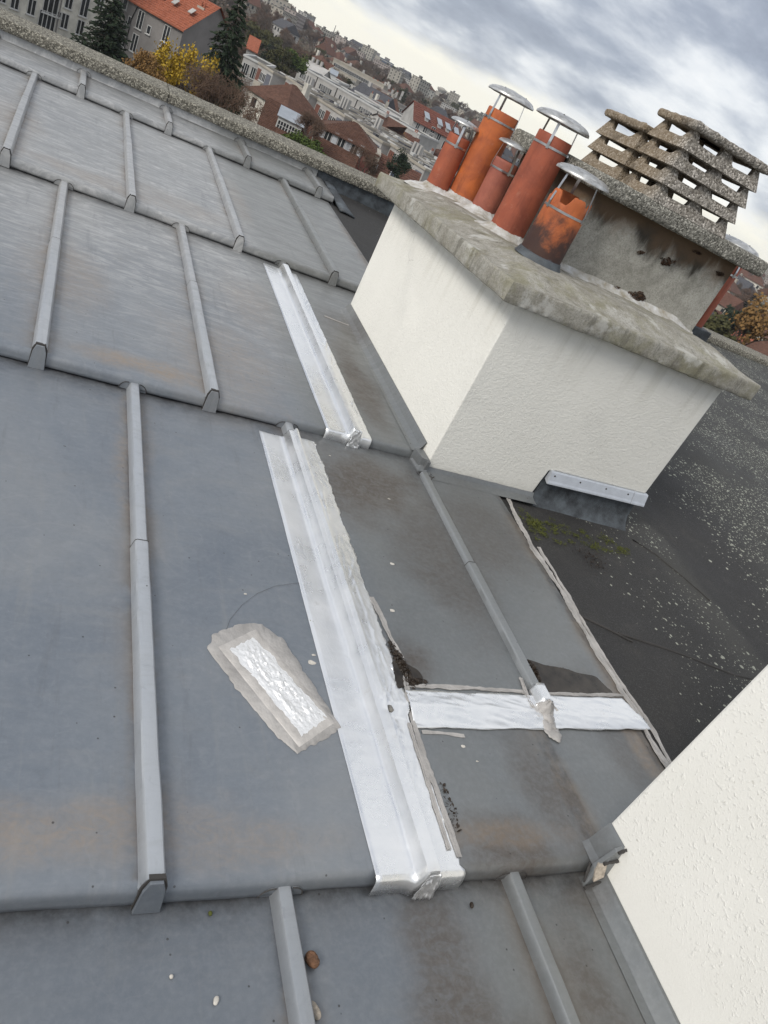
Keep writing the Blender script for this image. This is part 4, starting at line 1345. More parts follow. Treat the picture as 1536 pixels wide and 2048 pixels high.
def dome_cowl(parent, x, y, zc, rc, rp, zstrap, seed, zt):
    c_ = Vector((x, y, zstrap))
    mb = MB()
    mb.lathe([(rp + 0.0005, -0.005), (rp + 0.0022, -0.005), (rp + 0.0022, 0.005), (rp + 0.0005, 0.005), (rp + 0.0005, -0.005)], c_, 40)
    strap = mb.build('strap', M_steel, parent, smooth=True)
    a0 = seed * 1.3 + 2.2
    mb = MB()
    d = Vector((math.cos(a0 - 0.4), math.sin(a0 - 0.4), 0))
    tdir = Vector((-d.y, d.x, 0))
    mb.obox(c_ + d * (rp + 0.005), tdir * 0.012, d * 0.003, Vector((0, 0, 0.0045)))
    mb.tube([c_ + d * (rp + 0.007) - tdir * 0.018, c_ + d * (rp + 0.007) + tdir * 0.018], 0.0022, 6)
    mb.build('clamp', M_steel, strap)
    for i in range(3):
        a = a0 + i * 2 * math.pi / 3
        d = Vector((math.cos(a), math.sin(a), 0))
        tdir = Vector((-d.y, d.x, 0))
        w = 0.0065
        path = [c_ + d * (rp + 0.003) - Vector((0, 0, 0.010)), c_ + d * (rp + 0.004) + Vector((0, 0, 0.02)), Vector((x, y, zc + 0.012)) + d * (rc * 0.62), Vector((x, y, zc + 0.018)) + d * (rc * 0.55)]
        mb = MB()
        rings = []
        for p in path:
            rings.append([p - tdir * w - d * 0.0008, p + tdir * w - d * 0.0008, p + tdir * w + d * 0.0008, p - tdir * w + d * 0.0008])
        mb.loft(rings, True, True)
        mb.build('bracket', M_steel, parent)
    mb = MB()
    k = rc
    prof = [(0.0005, 0.25 * k)] + [(q * k, (0.25 * math.sqrt(1 - q * q * 0.97) - 0.0) * k) for q in (0.15, 0.3, 0.45, 0.6, 0.72, 0.82, 0.90)]
    prof += [(0.95 * k, 0.068 * k), (0.985 * k, 0.035 * k), (1.0 * k, 0.0), (1.0 * k, -0.035 * k), (0.985 * k, -0.045 * k), (0.972 * k, -0.035 * k), (0.972 * k, 0.0)]
    prof += [(q * k, (0.23 * math.sqrt(1 - q * q * 0.99) - 0.01) * k) for q in (0.95, 0.85, 0.7, 0.5, 0.3)] + [(0.0005, 0.22 * k)]
    mb.lathe(prof, (x, y, zc), 48, fn=lambda r_, z_, a_: (r_, z_ + 0.0015 * fbm(math.cos(a_) * 2 * r_ / k, math.sin(a_) * 2 * r_ / k, seed)))
    cap = mb.build('rain_cap', M_cap, parent, smooth=True, sharp=50)
    for i in range(3):
        a = a0 + i * 2 * math.pi / 3
        mb = MB()
        mb.lathe([(0.0001, 0.004), (0.003, 0.003), (0.004, 0.0)], (x + math.cos(a) * rc * 0.55, y + math.sin(a) * rc * 0.55, zc + 0.205 * k), 8)
        mb.build('rivet', M_dark, cap)


for (x, y, zb, zt, rb, rtp, zc, rc, i, lab) in POTS:
    p = empty('chimney_pot', (x, y, slab_top(x, y)), lab, 'chimney pot', 'clay pots on the cream chimney')
    mb = MB()
    zm = zt
    if i == 4:
        def fn(r_, z_, a_, zt=zt):
            # broken lip: two bites out of the rim
            if z_ > 0.15:
                bite = 0.0
                for (ac, aw, dp) in ((0.1, 0.55, 0.050), (2.6, 0.5, 0.035), (-1.1, 0.3, 0.022), (3.9, 0.35, 0.045)):
                    dd = abs((a_ - ac + math.pi) % (2 * math.pi) - math.pi)
                    bite = max(bite, dp * max(0, min(1, (aw - dd) / 0.15)))
                z_ = z_ - bite * min(1, (z_ - 0.15) / 0.12)
            return r_ * (1 + 0.006 * fbm(a_ * 2, z_ * 10)), z_ + (0.003 * fbm(a_ * 9, 3) if z_ > 0.28 else 0)
    else:
        def fn(r_, z_, a_):
            return r_ * (1 + 0.005 * fbm(math.cos(a_) * 2, z_ * 8, math.sin(a_) * 2)), z_
    H = zt - zb
    prof = [(rb + (rtp - rb) * q, H * q) for q in [j / 16 for j in range(16)]] + [(rtp, H - 0.004), (rtp - 0.003, H), (rtp - 0.011, H), (rtp - 0.013, H - 0.004)] + [(rtp - 0.013, H * q) for q in (0.85, 0.6, 0.3, 0.02)]
    mb.lathe(prof, (x, y, zb), 56, fn=fn)
    mb.build('clay_pipe', M_clay[i], p, smooth=True, sharp=50)
    mb = MB()
    mb.lathe([(0.0001, 0), (rtp - 0.012, 0)], (x, y, zb + H * 0.35), 24)
    mb.build('flue_bottom', M_dark, p)
    dome_cowl(p, x, y, zc, rc, rtp + 0.001, zt - (0.050 if i != 4 else 0.075), i, zt)
    # mortar collar
    if i != 4:
        mb = MB()
        zl = slab_top(x, y)
        mb.lathe([(rb - 0.002, 0.036), (rb + 0.004, 0.032), (rb + 0.014, 0.020), (rb + 0.035, 0.008), (rb + 0.075, -0.003), (rb + 0.10, -0.02)], (x, y, zl), 60,
                 fn=lambda r_, z_, a_, s=i: (r_ + (r_ - rb) * 0.5 * fbm(math.cos(a_) * 1.5, math.sin(a_) * 1.5, s * 3.3) + 0.004 * fbm(a_ * 6, z_ * 50, s), z_ + 0.005 * fbm(math.cos(a_) * 1.5, math.sin(a_) * 1.5 + r_ * 9, s * 7.7) + 0.002 * fbm(a_ * 8, r_ * 90, s)))
        mb.build('mortar_collar', M_mortar, ch, smooth=True, sharp=80)
    else:
        mb = MB()
        mb.lathe([(rb - 0.001, 0.030), (rb + 0.003, 0.028), (rb + 0.010, 0.010), (rb + 0.018, 0.0)], (x, y, slab_top(x, y)), 48)
        mb.build('lead_collar', M_bitup, ch, smooth=True)

# ------------------------------------------------------------------ rear grey stack on the slab
st = empty('chimney_stack', (1.93, 1.9, 1.07), 'grey sooty stack with concrete slab standing on the cream chimney', 'chimney')
mb = MB()
WX0, WX1, WY0, WY1 = 1.43, 2.415, 1.505, 2.30
n = 40
for (pa, pb) in (((WX0, WY0), (WX1, WY0)), ((WX1, WY0), (WX1, WY1)), ((WX1, WY1), (WX0, WY1)), ((WX0, WY1), (WX0, WY0))):
    rings = []
    for i in range(n + 1):
        t_ = i / n
        xx, yy = pa[0] + (pb[0] - pa[0]) * t_, pa[1] + (pb[1] - pa[1]) * t_
        e = min(1, 8 * min(t_, 1 - t_))
        ring = []
        for j in range(15):
            z = 1.0 + 0.455 * j / 14
            w = 0.006 * fbm(xx * 6, z * 6, yy * 6) * e
            ring.append(Vector((xx + (w if pa[0] == pb[0] else 0), yy + (w if pa[1] == pb[1] else 0), z)))
        rings.append(ring)
    mb.loft(rings, False)
mb.build('wall', M_stack, st, smooth=True, sharp=40)
mb = MB()
rings = []
for i in range(61):
    xx = WX0 - 0.02 + (WX1 - WX0 + 0.03) * i / 60
    zz = slab_top(min(xx, 2.4), 1.42)
    q = 0.5 + 0.5 * fbm(xx * 5, 2) + 0.3 * fbm(xx * 24, 8)
    rings.append([Vector((xx, WY0 - a * (0.7 + 0.6 * q), (zz if b < 0.02 else zz) + b)) for a, b in ((-0.01, 0.030), (0.004, 0.024), (0.014, 0.012), (0.03, 0.004), (0.05, -0.002), (0.07, -0.012))])
mb.loft(rings, False)
mb.build('mortar_fillet', M_mortar, st, smooth=True, sharp=80)
# crumbling patches where render has fallen away, crusted with soot
M_scab = simple('soot_crust', (0.075, 0.040, 0.022), 0.95, 0, 0.6, 60, 0, 90, 0.01, (0.012, 0.008, 0.006))
rs = random.Random(12)
for (px, py, rx_, rz_, n_) in ((1268, 598, 0.070, 0.040, 1900), (1335, 524, 0.040, 0.022, 620), (1282, 505, 0.022, 0.010, 130), (1232, 577, 0.032, 0.012, 260), (1440, 548, 0.03, 0.012, 160), (1395, 505, 0.04, 0.008, 120)):
    d = ray(px, py)
    pnt = CAM + d * ((WY0 - 0.004 - CAM.y) / d.y)
    mb = MB()
    for _ in range(n_):
        a, q = rs.uniform(0, 6.283), rs.random() ** 0.6
        jx = 1 + 0.5 * fbm(math.cos(a) * 1.3, math.sin(a) * 1.3, px)
        c_ = pnt + Vector((math.cos(a) * q * rx_ * jx, -0.012 * (1 - q) * rs.random() * (1.6 if n_ > 500 else 0.6), math.sin(a) * q * rz_ * jx + 0.3 * math.cos(a) * q * rz_))
        s_ = rs.uniform(0.0015, 0.0045)
        d1 = Vector((rs.gauss(0, 1), rs.gauss(0, .7), rs.gauss(0, 1))).normalized() * s_
        d2 = d1.orthogonal().normalized() * s_ * 0.8
        mb.add([c_ - d1, c_ - d2, c_ + d1, c_ + d2], [(0, 1, 2, 3)])
    mb.build('soot_scab', M_scab, st, fixn=False)


def rough_slab(mb, x0, x1, y0, y1, z0, z1, amp, seed, step=0.02, bev=0.012):
    """slab with rounded ragged edges"""
    nx = max(3, int((x1 - x0) / step))
    ny = max(3, int((y1 - y0) / step))
    per = [(x0 + (x1 - x0) * i / nx, y0) for i in range(nx)] + [(x1, y0 + (y1 - y0) * j / ny) for j in range(ny)] + [(x1 - (x1 - x0) * i / nx, y1) for i in range(nx)] + [(x0, y1 - (y1 - y0) * j / ny) for j in range(ny)]
    cx, cy = (x0 + x1) / 2, (y0 + y1) / 2
    rings = []
    H = z1 - z0
    lev = [(0.6, z0), (bev, z0), (0.002, z0 + bev * 0.6)] + [(0, z0 + bev + (H - 2 * bev) * q) for q in (0.2, 0.5, 0.8)] + [(0.002, z1 - bev * 0.6), (bev, z1), (0.35, z1), (0.7, z1), (0.999, z1)]
    for k, (ins, z) in enumerate(lev):
        ring = []
        for (x, y) in per:
            if ins > 0.05:
                qx, qy = x + (cx - x) * ins, y + (cy - y) * ins
            else:
                qx = x + (ins if x <= x0 + ins else (-ins if x >= x1 - ins else 0))
                qy = y + (ins if y <= y0 + ins else (-ins if y >= y1 - ins else 0))
            w = amp * (fbm(x * 16, y * 16 + seed, z * 30) + 0.7 * fbm(x * 50, y * 50 + seed, z * 80))
            ring.append(Vector((qx + w * (1 if x in (x0, x1) else 0.2), qy + w, z + (w if z > (z0 + z1) / 2 else w * 0.5))))
        rings.append(ring)
    mb.loft(rings, True)


mb = MB()
rough_slab(mb, 1.375, 2.515, 1.415, 2.40, 1.452, 1.5285, 0.0035, 1.0)
mb.build('slab', M_agg, st, smooth=True, sharp=50)


# louvred concrete cowls: stacked rings, each side a plate flaring outwards with openings cut in its top
def louvre_unit(x0, x1, y0, y1, z0, nring, pitch, nfx, nfy, label, capamp, seed):
    u = empty('louvred_cowl', ((x0 + x1) / 2, (y0 + y1) / 2, z0), label, 'chimney cowl', 'louvred concrete cowls on the grey stack')
    fl_, th = 0.030, 0.026
    for k in range(nring):
        zb = z0 + k * pitch
        mb = MB()
        H = pitch * 1.10
        zlow = zb - 0.010
        sides = [((x0, y0), (x1, y0), (0, -1), nfx), ((x1, y0), (x1, y1), (1, 0), nfy), ((x1, y1), (x0, y1), (0, 1), nfx), ((x0, y1), (x0, y0), (-1, 0), nfy)]
        for (pa, pb, nr, nf) in sides:
            pa, pb, nr = Vector((pa[0], pa[1], 0)), Vector((pb[0], pb[1], 0)), Vector((nr[0], nr[1], 0))
            d = (pb - pa).normalized()
            L = (pb - pa).length

            def P(s_, h_):
                # s along the side measured at the base line, h 0..1 up the plate, flaring out at the foot
                fl2 = fl_ * (1 - h_)
                ss = s_
                if s_ <= 0:
                    ss = -fl2
                elif s_ >= L:
                    ss = L + fl2
                return pa + d * ss + nr * fl2 + Vector((0, 0, zlow + H * h_))
            ol = [(0, 0), (L, 0), (L, 0.97)]
            cell = L / nf
            for c__ in reversed(range(nf)):
                a, b = c__ * cell, (c__ + 1) * cell
                ol += [(b - cell * 0.115, 1.0), (b - cell * 0.13, 0.93), (b - cell * 0.185, 0.62), (b - cell * 0.205, 0.56), (b - cell * 0.25, 0.525),
                       (a + cell * 0.25, 0.515), (a + cell * 0.205, 0.55), (a + cell * 0.185, 0.62), (a + cell * 0.13, 0.93), (a + cell * 0.115, 1.0)]
            ol += [(0, 0.97)]
            jig = [(s_ + (0.004 * fbm(s_ * 30 + seed, h_ * 9, k * 3.1) if 0 < s_ < L else 0), h_ + (0.06 * fbm(s_ * 25, h_ * 9 + seed, k * 2.3) if 0.05 < h_ < 0.99 else 0)) for s_, h_ in ol]
            front = [P(s_, h_) for s_, h_ in jig]
            back = [p - nr * th + Vector((0, 0, -0.004)) for p in front]
            # keep the mitre: inner corners pulled in along the side as well
            for q, (s_, h_) in enumerate(jig):
                if s_ <= 0:
                    back[q] += d * th
                elif s_ >= L:
                    back[q] -= d * th
            nn = len(front)
            mb.add(front + back, [tuple(range(nn)), tuple(range(2 * nn - 1, nn - 1, -1))] + [(i, (i + 1) % nn, (i + 1) % nn + nn, i + nn) for i in range(nn)])
        mb.build('louvre_ring', M_louvre, u, bevel=0.004)
    zc = z0 + nring * pitch
    mb = MB()
    rough_slab(mb, x0 - 0.035, x1 + 0.035, y0 - 0.035, y1 + 0.035, zc - 0.004, zc + 0.030, capamp, seed, 0.010, 0.008)
    mb.build('cap_slab', M_louvre, u, smooth=True, sharp=60)
    return u


louvre_unit(1.675, 2.130, 1.450, 1.685, 1.536, 4, 0.0775, 2, 1, 'right taller louvred concrete cowl with four tiers of openings', 0.004, 2.0)
louvre_unit(1.675, 1.900, 1.780, 2.085, 1.536, 3, 0.0765, 1, 1, 'left lower louvred concrete cowl with three tiers of openings', 0.004, 9.0)

# red pot standing beside the stack, its cap rising over the slab
px_p, py_p = 2.575, 1.745
p = empty('chimney_pot', (px_p, py_p, 0.9), 'slim red clay pot behind the right end of the grey stack', 'chimney pot')
mb = MB()
mb.lathe([(0.098, 0.0), (0.096, 0.36), (0.094, 0.585), (0.088, 0.59), (0.082, 0.585), (0.082, 0.3)], (px_p, py_p, 0.88), 40)
mb.build('clay_pipe', M_clay[3], p, smooth=True, sharp=50)
dome_cowl(p, px_p, py_p, 1.532, 0.130, 0.097, 1.395, 0.4, 1.47)
mb = MB()
mb.box(2.38, 2.70, 1.56, 1.93, -0.2, 1.0)
mb.prism([(2.44, 1.62, 1.0), (2.68, 1.62, 1.0), (2.67, 1.87, 1.0), (2.45, 1.87, 1.0)], (0.0, 0.0, 0.085))
tag(mb.build('chimney_stack', M_bitup, None, bevel=0.006, origin=(2.5, 1.7, 0.1)), 'narrow lead clad stack carrying the slim red pot', 'chimney')

# ------------------------------------------------------------------ near chimney
nc = empty('chimney_stack', (1.6, -1.9, 0), 'near cream roughcast chimney filling the lower right corner', 'chimney')
mb = MB()
rings = []
nyy = 120
prof_ = []
mb.box(0.93, 2.4, -3.6, -0.77, -0.2, 1.25)
mb.build('wall', M_rough, nc, bevel=0.008)
mb = MB()
rough_slab(mb, 0.85, 2.48, -3.68, -0.69, 1.25, 1.34, 0.004, 6.0, 0.05)
mb.build('slab', M_slab, nc, smooth=True, sharp=50)

# ------------------------------------------------------------------ the town below and the hillside beyond
GZ = -17.0


def ground_z(x, y):
    dx, dy = x - CAM.x, y - CAM.y
    D = math.hypot(dx, dy)
    az = math.degrees(math.atan2(dx, dy))
    pts = [(0, -17.2), (170, -17.2), (300, -15.5), (500, -11.0), (800, -6.0), (1300, -3.5), (2500, -4.5), (9000, -60)]
    z = pts[-1][1]
    for (a, za), (b, zb) in zip(pts[:-1], pts[1:]):
        if a <= D <= b:
            q = (D - a) / (b - a)
            q = q * q * (3 - 2 * q)
            z = za + (zb - za) * q
            break
    left = max(0.0, min(1.0, (15 - az) / 14)) if -60 < az < 60 else 0.5
    hill = max(0, min(1, (D - 180) / 450))
    z += left * hill * 15 * (1 if D < 2500 else 0.5)
    z += min(1, D / 500) * 1.3 * noise.noise(Vector((x * 0.006, y * 0.006, 1)))
    return z


def ground_mat():
    m, t, b, pos = newmat('far_ground')
    n = t.noise(pos, 0.05, 6, 0.65)
    n2 = t.noise(pos, 0.7, 6, 0.7)
    c = t.ramp(n, [(0.35, (0.065, 0.055, 0.038)), (0.5, (0.085, 0.08, 0.05)), (0.65, (0.12, 0.10, 0.075))])
    c = t.mix(t.math('MULTIPLY', t.step(n2, 0.45, 0.7), 0.5), c, (0.05, 0.045, 0.035))
    setin(t, b, Base_Color=c, Roughness=1.0, Specular_IOR_Level=0.1)
    return m


mb = MB()
rad = [0, 20, 40, 70, 110, 170, 200, 240, 280, 330, 380, 440, 500, 570, 650, 730, 820, 920, 1050, 1200, 1500, 1800, 2100, 2350]
rings = []
for R_ in rad:
    ring = []
    for i in range(180):
        a = 2 * math.pi * i / 180
        x, y = CAM.x + R_ * math.sin(a), CAM.y + R_ * math.cos(a)
        ring.append(Vector((x, y, ground_z(x, y))))
    rings.append(ring)
mb.loft(rings, True)
g = mb.build('ground', ground_mat(), None, smooth=True)
tag(g, kind='structure')


def tile_mat(name, a, b_, scale=1.0):
    m, t, b, pos = newmat(name)
    n = t.noise(pos, 0.8, 6, 0.7)
    v = t.n('ShaderNodeTexVoronoi', {'Vector': pos, 'Scale': 4.0 * scale, 'Randomness': 1.0})
    rr = t.n('ShaderNodeSeparateColor', {0: v.outputs['Color']}).outputs[0]
    c = t.mix(0.45, t.ramp(n, [(0.3, a), (0.7, b_)]), t.ramp(rr, [(0, tuple(x * 0.6 for x in a)), (1, b_)]))
    setin(t, b, Base_Color=c, Roughness=0.9, Specular_IOR_Level=0.15)
    return m


T_red = tile_mat('red_tiles', (0.12, 0.048, 0.038), (0.19, 0.075, 0.055))
T_bright = tile_mat('orange_tiles', (0.26, 0.085, 0.05), (0.36, 0.125, 0.075))
T_brown = tile_mat('brown_tiles', (0.085, 0.042, 0.032), (0.145, 0.075, 0.055))
T_rust = tile_mat('weathered_tiles', (0.078, 0.040, 0.030), (0.135, 0.074, 0.054))
T_slate = tile_mat('slate', (0.055, 0.055, 0.062), (0.10, 0.10, 0.11))
T_gravel = simple('roof_gravel', (0.14, 0.135, 0.125), 1.0, 0, 0.5, 1.5)
T_flat = simple('dirty_flat_roof', (0.085, 0.08, 0.07), 1.0, 0, 0.55, 0.8)
W_white = simple('white_wall', (0.38, 0.37, 0.355), 0.9, 0, 0.22, 0.5)
W_cream = simple('cream_wall', (0.34, 0.32, 0.28), 0.9, 0, 0.25, 0.4)
W_grey = simple('grey_wall', (0.20, 0.19, 0.185), 0.9, 0, 0.2, 0.5)
W_pink = simple('pink_wall', (0.33, 0.285, 0.262), 0.9, 0, 0.2, 0.5)
W_dirty = simple('streaky_cream_wall', (0.58, 0.56, 0.50), 0.9, 0, 0.35, 0.6)
W_beige = simple('beige_wall', (0.36, 0.33, 0.28), 0.9, 0, 0.2, 0.5)
W_redwall = simple('red_boards', (0.20, 0.035, 0.035), 0.7, 0, 0.25, 1.5)
W_brown = simple('brown_panel', (0.15, 0.06, 0.042), 0.8, 0, 0.2, 1)
W_greyp = simple('slate_panel', (0.12, 0.125, 0.15), 0.8, 0, 0.2, 1)
W_blue = simple('blue_glass', (0.09, 0.12, 0.18), 0.25, 0.2, 0.4, 0.3)
G_glass = simple('window_glass', (0.025, 0.028, 0.032), 0.12, 0.0, 0.5, 1.0, 0)
G_white = simple('window_frame', (0.48, 0.48, 0.47), 0.6, 0, 0.1, 1, 0)
G_zincf = simple('zinc_sheet_far', (0.33, 0.36, 0.40), 0.5, 0.3, 0.15, 1, 0)
G_shut = simple('shutter_paint', (0.50, 0.52, 0.55), 0.7, 0, 0.15, 2, 0)

WINCACHE = {}


def window_meshes(w, h, mull=1, bars=0):
    key = (round(w, 2), round(h, 2), mull, bars)
    if key not in WINCACHE:
        f = MB()
        e = 0.07
        f.box(-w / 2, w / 2, -0.06, 0.02, -h / 2, -h / 2 + e)
        f.box(-w / 2, w / 2, -0.06, 0.02, h / 2 - e, h / 2)
        f.box(-w / 2, -w / 2 + e, -0.06, 0.02, -h / 2 + e, h / 2 - e)
        f.box(w / 2 - e, w / 2, -0.06, 0.02, -h / 2 + e, h / 2 - e)
        for i in range(mull):
            x = -w / 2 + w * (i + 1) / (mull + 1)
            f.box(x - 0.045, x + 0.045, -0.058, 0.01, -h / 2 + e, h / 2 - e)
        for i in range(bars):
            z = -h / 2 + h * (i + 1) / (bars + 1)
            f.box(-w / 2 + e, w / 2 - e, -0.052, 0.01, z - 0.03, z + 0.03)
        f.box(-w / 2 - 0.08, w / 2 + 0.08, -0.16, 0.0, -h / 2 - 0.08, -h / 2)
        p = MB()
        p.box(-w / 2 + e, w / 2 - e, -0.035, 0.01, -h / 2 + e, h / 2 - e)
        WINCACHE[key] = (f.mesh('window', G_white), p.mesh('pane', G_glass))
    return WINCACHE[key]


class Bld:
    def __init__(s, name, label, cat, pl, pr, ztop, depth, wall, roof='flat', roofmat=None, rh=3.0, ground=None, group=None, over=0.35, courses=0, rim=None, light=False):
        """pl, pr: the top left and right corners of the wall that faces us"""
        pl, pr = Vector((pl[0], pl[1], 0)), Vector((pr[0], pr[1], 0))
        s.ux = (pr - pl).normalized()
        s.uy = Vector((-s.ux.y, s.ux.x, 0))
        if s.uy.dot(pl - CAM) < 0:
            s.uy = -s.uy
        s.w, s.d, s.zt = (pr - pl).length, depth, ztop
        s.g = (min(ground_z(pl.x, pl.y), ground_z(pr.x, pr.y)) - 0.5) if ground is None else ground
        s.pl = pl
        s.rot = math.atan2(s.ux.y, s.ux.x)
        s.root = empty(name, (pl + s.ux * s.w / 2 + s.uy * depth / 2) + Vector((0, 0, s.g)), label, cat, group)
        s.wall = wall
        mb = MB()
        c = s.P(s.w / 2, depth / 2, (s.g + ztop) / 2)
        mb.obox(c, s.ux * s.w / 2, s.uy * depth / 2, Vector((0, 0, (ztop - s.g) / 2)))
        if roof == 'gable':
            for u in (0.0, s.w - 0.25):
                mb.prism([s.P(u, 0, ztop), s.P(u, depth, ztop), s.P(u, depth / 2, ztop + rh)], s.ux * 0.25)
        mb.build('wall', wall, s.root)
        if roof == 'flat':
            mb = MB()
            mb.obox(s.P(s.w / 2, depth / 2, ztop + 0.04), s.ux * (s.w / 2 - 0.2), s.uy * (depth / 2 - 0.2), Vector((0, 0, 0.04)))
            mb.build('roof', roofmat or T_gravel, s.root)
            mb = MB()
            hh = 0.25
            for (u0, u1, v0, v1) in ((-0.15, s.w + 0.15, -0.15, 0.15), (-0.15, s.w + 0.15, depth - 0.15, depth + 0.15), (-0.15, 0.15, 0.15, depth - 0.15), (s.w - 0.15, s.w + 0.15, 0.15, depth - 0.15)):
                mb.obox(s.P((u0 + u1) / 2, (v0 + v1) / 2, ztop + hh / 2), s.ux * (u1 - u0) / 2, s.uy * (v1 - v0) / 2, Vector((0, 0, hh / 2 + 0.05)))
            mb.build('fascia', rim or wall, s.root)
        else:
            hipx = depth / 2 * 0.9 if roof == 'hip' else -over
            mb = MB()
            n = max(1, courses)
            zr, ze = ztop + rh, ztop - over * rh / (depth / 2)

            def plane(side):
                # courses from ridge down to eave, each lapping proud over the next
                def pt(u01, q, lift):
                    v = depth / 2 + (-(depth / 2 + over)) * q if side < 0 else depth / 2 + (depth / 2 + over) * q
                    z = zr + (ze - zr) * q + lift
                    ua = hipx + (-over - hipx) * q
                    ub = s.w - ua
                    return s.P(ua + (ub - ua) * u01, v, z)
                rings = []
                for i in range(n):
                    for q, lf in ((i / n, 0.04), ((i + 1) / n, 0.12 if courses else 0.04)):
                        rings.append([pt(0, q, lf), pt(1, q, lf)])
                mb.loft(rings, False)
                mb.add([pt(0, 1, 0.12), pt(1, 1, 0.12), pt(1, 1, -0.06), pt(0, 1, -0.06)], [(0, 1, 2, 3)])
            plane(-1)
            plane(1)
            if roof == 'hip':
                for sd in (0, 1):
                    rr = s.P(hipx if sd == 0 else s.w - hipx, depth / 2, zr + 0.04)
                    a = s.P(-over if sd == 0 else s.w + over, -over, ze + 0.04)
                    b = s.P(-over if sd == 0 else s.w + over, depth + over, ze + 0.04)
                    mb.add([rr, a, b], [(0, 1, 2)])
            mb.build('roof', roofmat or T_rust, s.root, fixn=False)
            s.zr = zr
            s.rh = rh

    def P(s, u, v, z):
        q = s.pl + s.ux * u + s.uy * v
        return Vector((q.x, q.y, z))

    def win(s, u, z, w=1.0, h=1.4, mull=1, bars=0, side=0, light=False):
        f, p = window_meshes(w, h, mull, bars)
        if side == 0:
            pos, r = s.P(u, 0, z), s.rot
        elif side == 1:      # right end
            pos, r = s.P(s.w, u, z), s.rot + math.pi / 2
        else:
            pos, r = s.P(0, u, z), s.rot - math.pi / 2
        o = inst('window', f, s.root, pos - s.root.location, r)
        inst('pane', p, o)
        return o

    def winpx(s, px, py, w=1.0, h=1.4, mull=1, bars=0):
        d = ray(px, py)
        n = s.uy
        tt = (s.pl - CAM).dot(n) / d.dot(n)
        p = CAM + d * tt
        u = (p - s.pl).dot(s.ux)
        return s.win(u, p.z, w, h, mull, bars), u, p.z

    def grid(s, cols, zs, w=1.0, h=1.4, mull=1, bars=0, u0=1.2, side=0):
        L = s.w if side == 0 else s.d
        for z in zs:
            for i in range(cols):
                u = u0 + (L - 2 * u0) * (i / (cols - 1) if cols > 1 else 0.5)
                s.win(u, z, w, h, mull, bars, side)

    def stack(s, u, v, h=1.2, w=0.8, d=0.5, mat=None, pots=2, base=None, white=False):
        z0 = (s.zt if base is None else base)
        mb = MB()
        mb.obox(s.P(u, v, z0 + h / 2), s.ux * w / 2, s.uy * d / 2, Vector((0, 0, h / 2 + 0.4)))
        o = mb.build('chimney', mat or s.wall, s.root)
        for i in range(pots):
            mb = MB()
            q = s.P(u + (i - (pots - 1) / 2) * w / max(1, pots) * 0.9, v, z0 + h + 0.4)
            mb.lathe([(0.0, 0.55), (0.10, 0.55), (0.12, 0.0)], q, 8)
            mb.build('chimney_pot', T_bright if not white else W_white, o)
        return o


def fx(px, py, z):
    """place where the sight line of that picture point comes down to height z"""
    return onz(px, py, z)


# cream and grey blocks of flats at the upper left
b1 = Bld('apartment_building', 'tall stained cream block of flats with dark windows at the upper left corner', 'building', at(-60, -60, 96), at(226, 0, 104), 0.5, 12, W_dirty)
for (px, py, w, h, mu) in ((30, 3, 0.9, 1.4, 1), (63, 14, 0.9, 1.5, 1), (102, 8, 1.7, 2.0, 2), (118, 29, 0.5, 0.6, 0), (93, 43, 1.9, 1.9, 3), (129, 42, 0.9, 1.5, 1), (138, 3, 0.9, 1.4, 1), (169, 14, 1.0, 1.9, 1), (5, -12, 0.9, 1.5, 1), (160, 55, 0.9, 1.5, 1), (58, 62, 0.9, 1.5, 1), (200, 8, 0.8, 1.4, 1)):
    b1.winpx(px, py, w, h, mu)
mb = MB()
q = b1.P(b1.w * 0.62, -0.08, -6)
mb.tube([q, q + Vector((0, 0, -9))], 0.07, 6)
mb.tube([q + Vector((0, 0, 5)), q], 0.07, 6)
mb.build('downpipe', W_grey, b1.root)
b2 = Bld('apartment_building', 'dull grey block of flats with red tiled roof behind the conifers', 'building', fx(239, -17, -5.0), fx(368, 57, -5.0), -5.0, 9, W_grey, 'gable', T_bright, 3.4, courses=18)
for (px, py, w, h, mu) in ((281, 40, 0.95, 1.9, 1), (269, 86, 0.95, 1.9, 1), (259, 41, 0.45, 0.9, 0), (248, 86, 0.45, 0.9, 0), (251, 7, 0.7, 1.2, 0), (298, 60, 0.6, 0.9, 0), (333, 68, 0.95, 1.7, 1), (320, 112, 0.95, 1.9, 1)):
    b2.winpx(px, py, w, h, mu)
mb = MB()
q = b2.P(1.0, -0.03, -8.1)
mb.obox(q, b2.ux * 0.5, b2.uy * 0.02, Vector((0, 0, 1.0)))
mb.build('blind_window', W_beige, b2.root)
mb = MB()
q = b2.P(3.1, -0.08, -5.3)
mb.tube([q, q + b2.ux * -0.5 + Vector((0, 0, -1.6)), q + b2.ux * -0.5 + Vector((0, 0, -11))], 0.06, 6)
mb.build('downpipe', M_dark, b2.root)
for u in (4.5, 6.4, 8.9):
    mb = MB()
    c_ = b2.P(u, 4.5 - 2.8, -5 + 3.4 * (1.7 / 4.5) + 0.55)
    mb.obox(c_, b2.ux * 0.3, (b2.uy * 4.5 + Vector((0, 0, 3.4))).normalized() * 0.4, Vector((0, -0.3, 0.5)).normalized() * 0.05)
    mb.build('skylight', W_white, b2.root)
b2.stack(b2.w - 1.2, 3.4, 2.2, 1.0, 0.7, W_beige, 2)


# tiled row houses just below the parapet
h1 = Bld('row_house', 'brown red tiled row house with wide zinc dormer', 'house', at(536, 200, 101), at(632, 240, 101), -11.3, 8.4, W_brown, 'gable', T_rust, 3.4, courses=24)


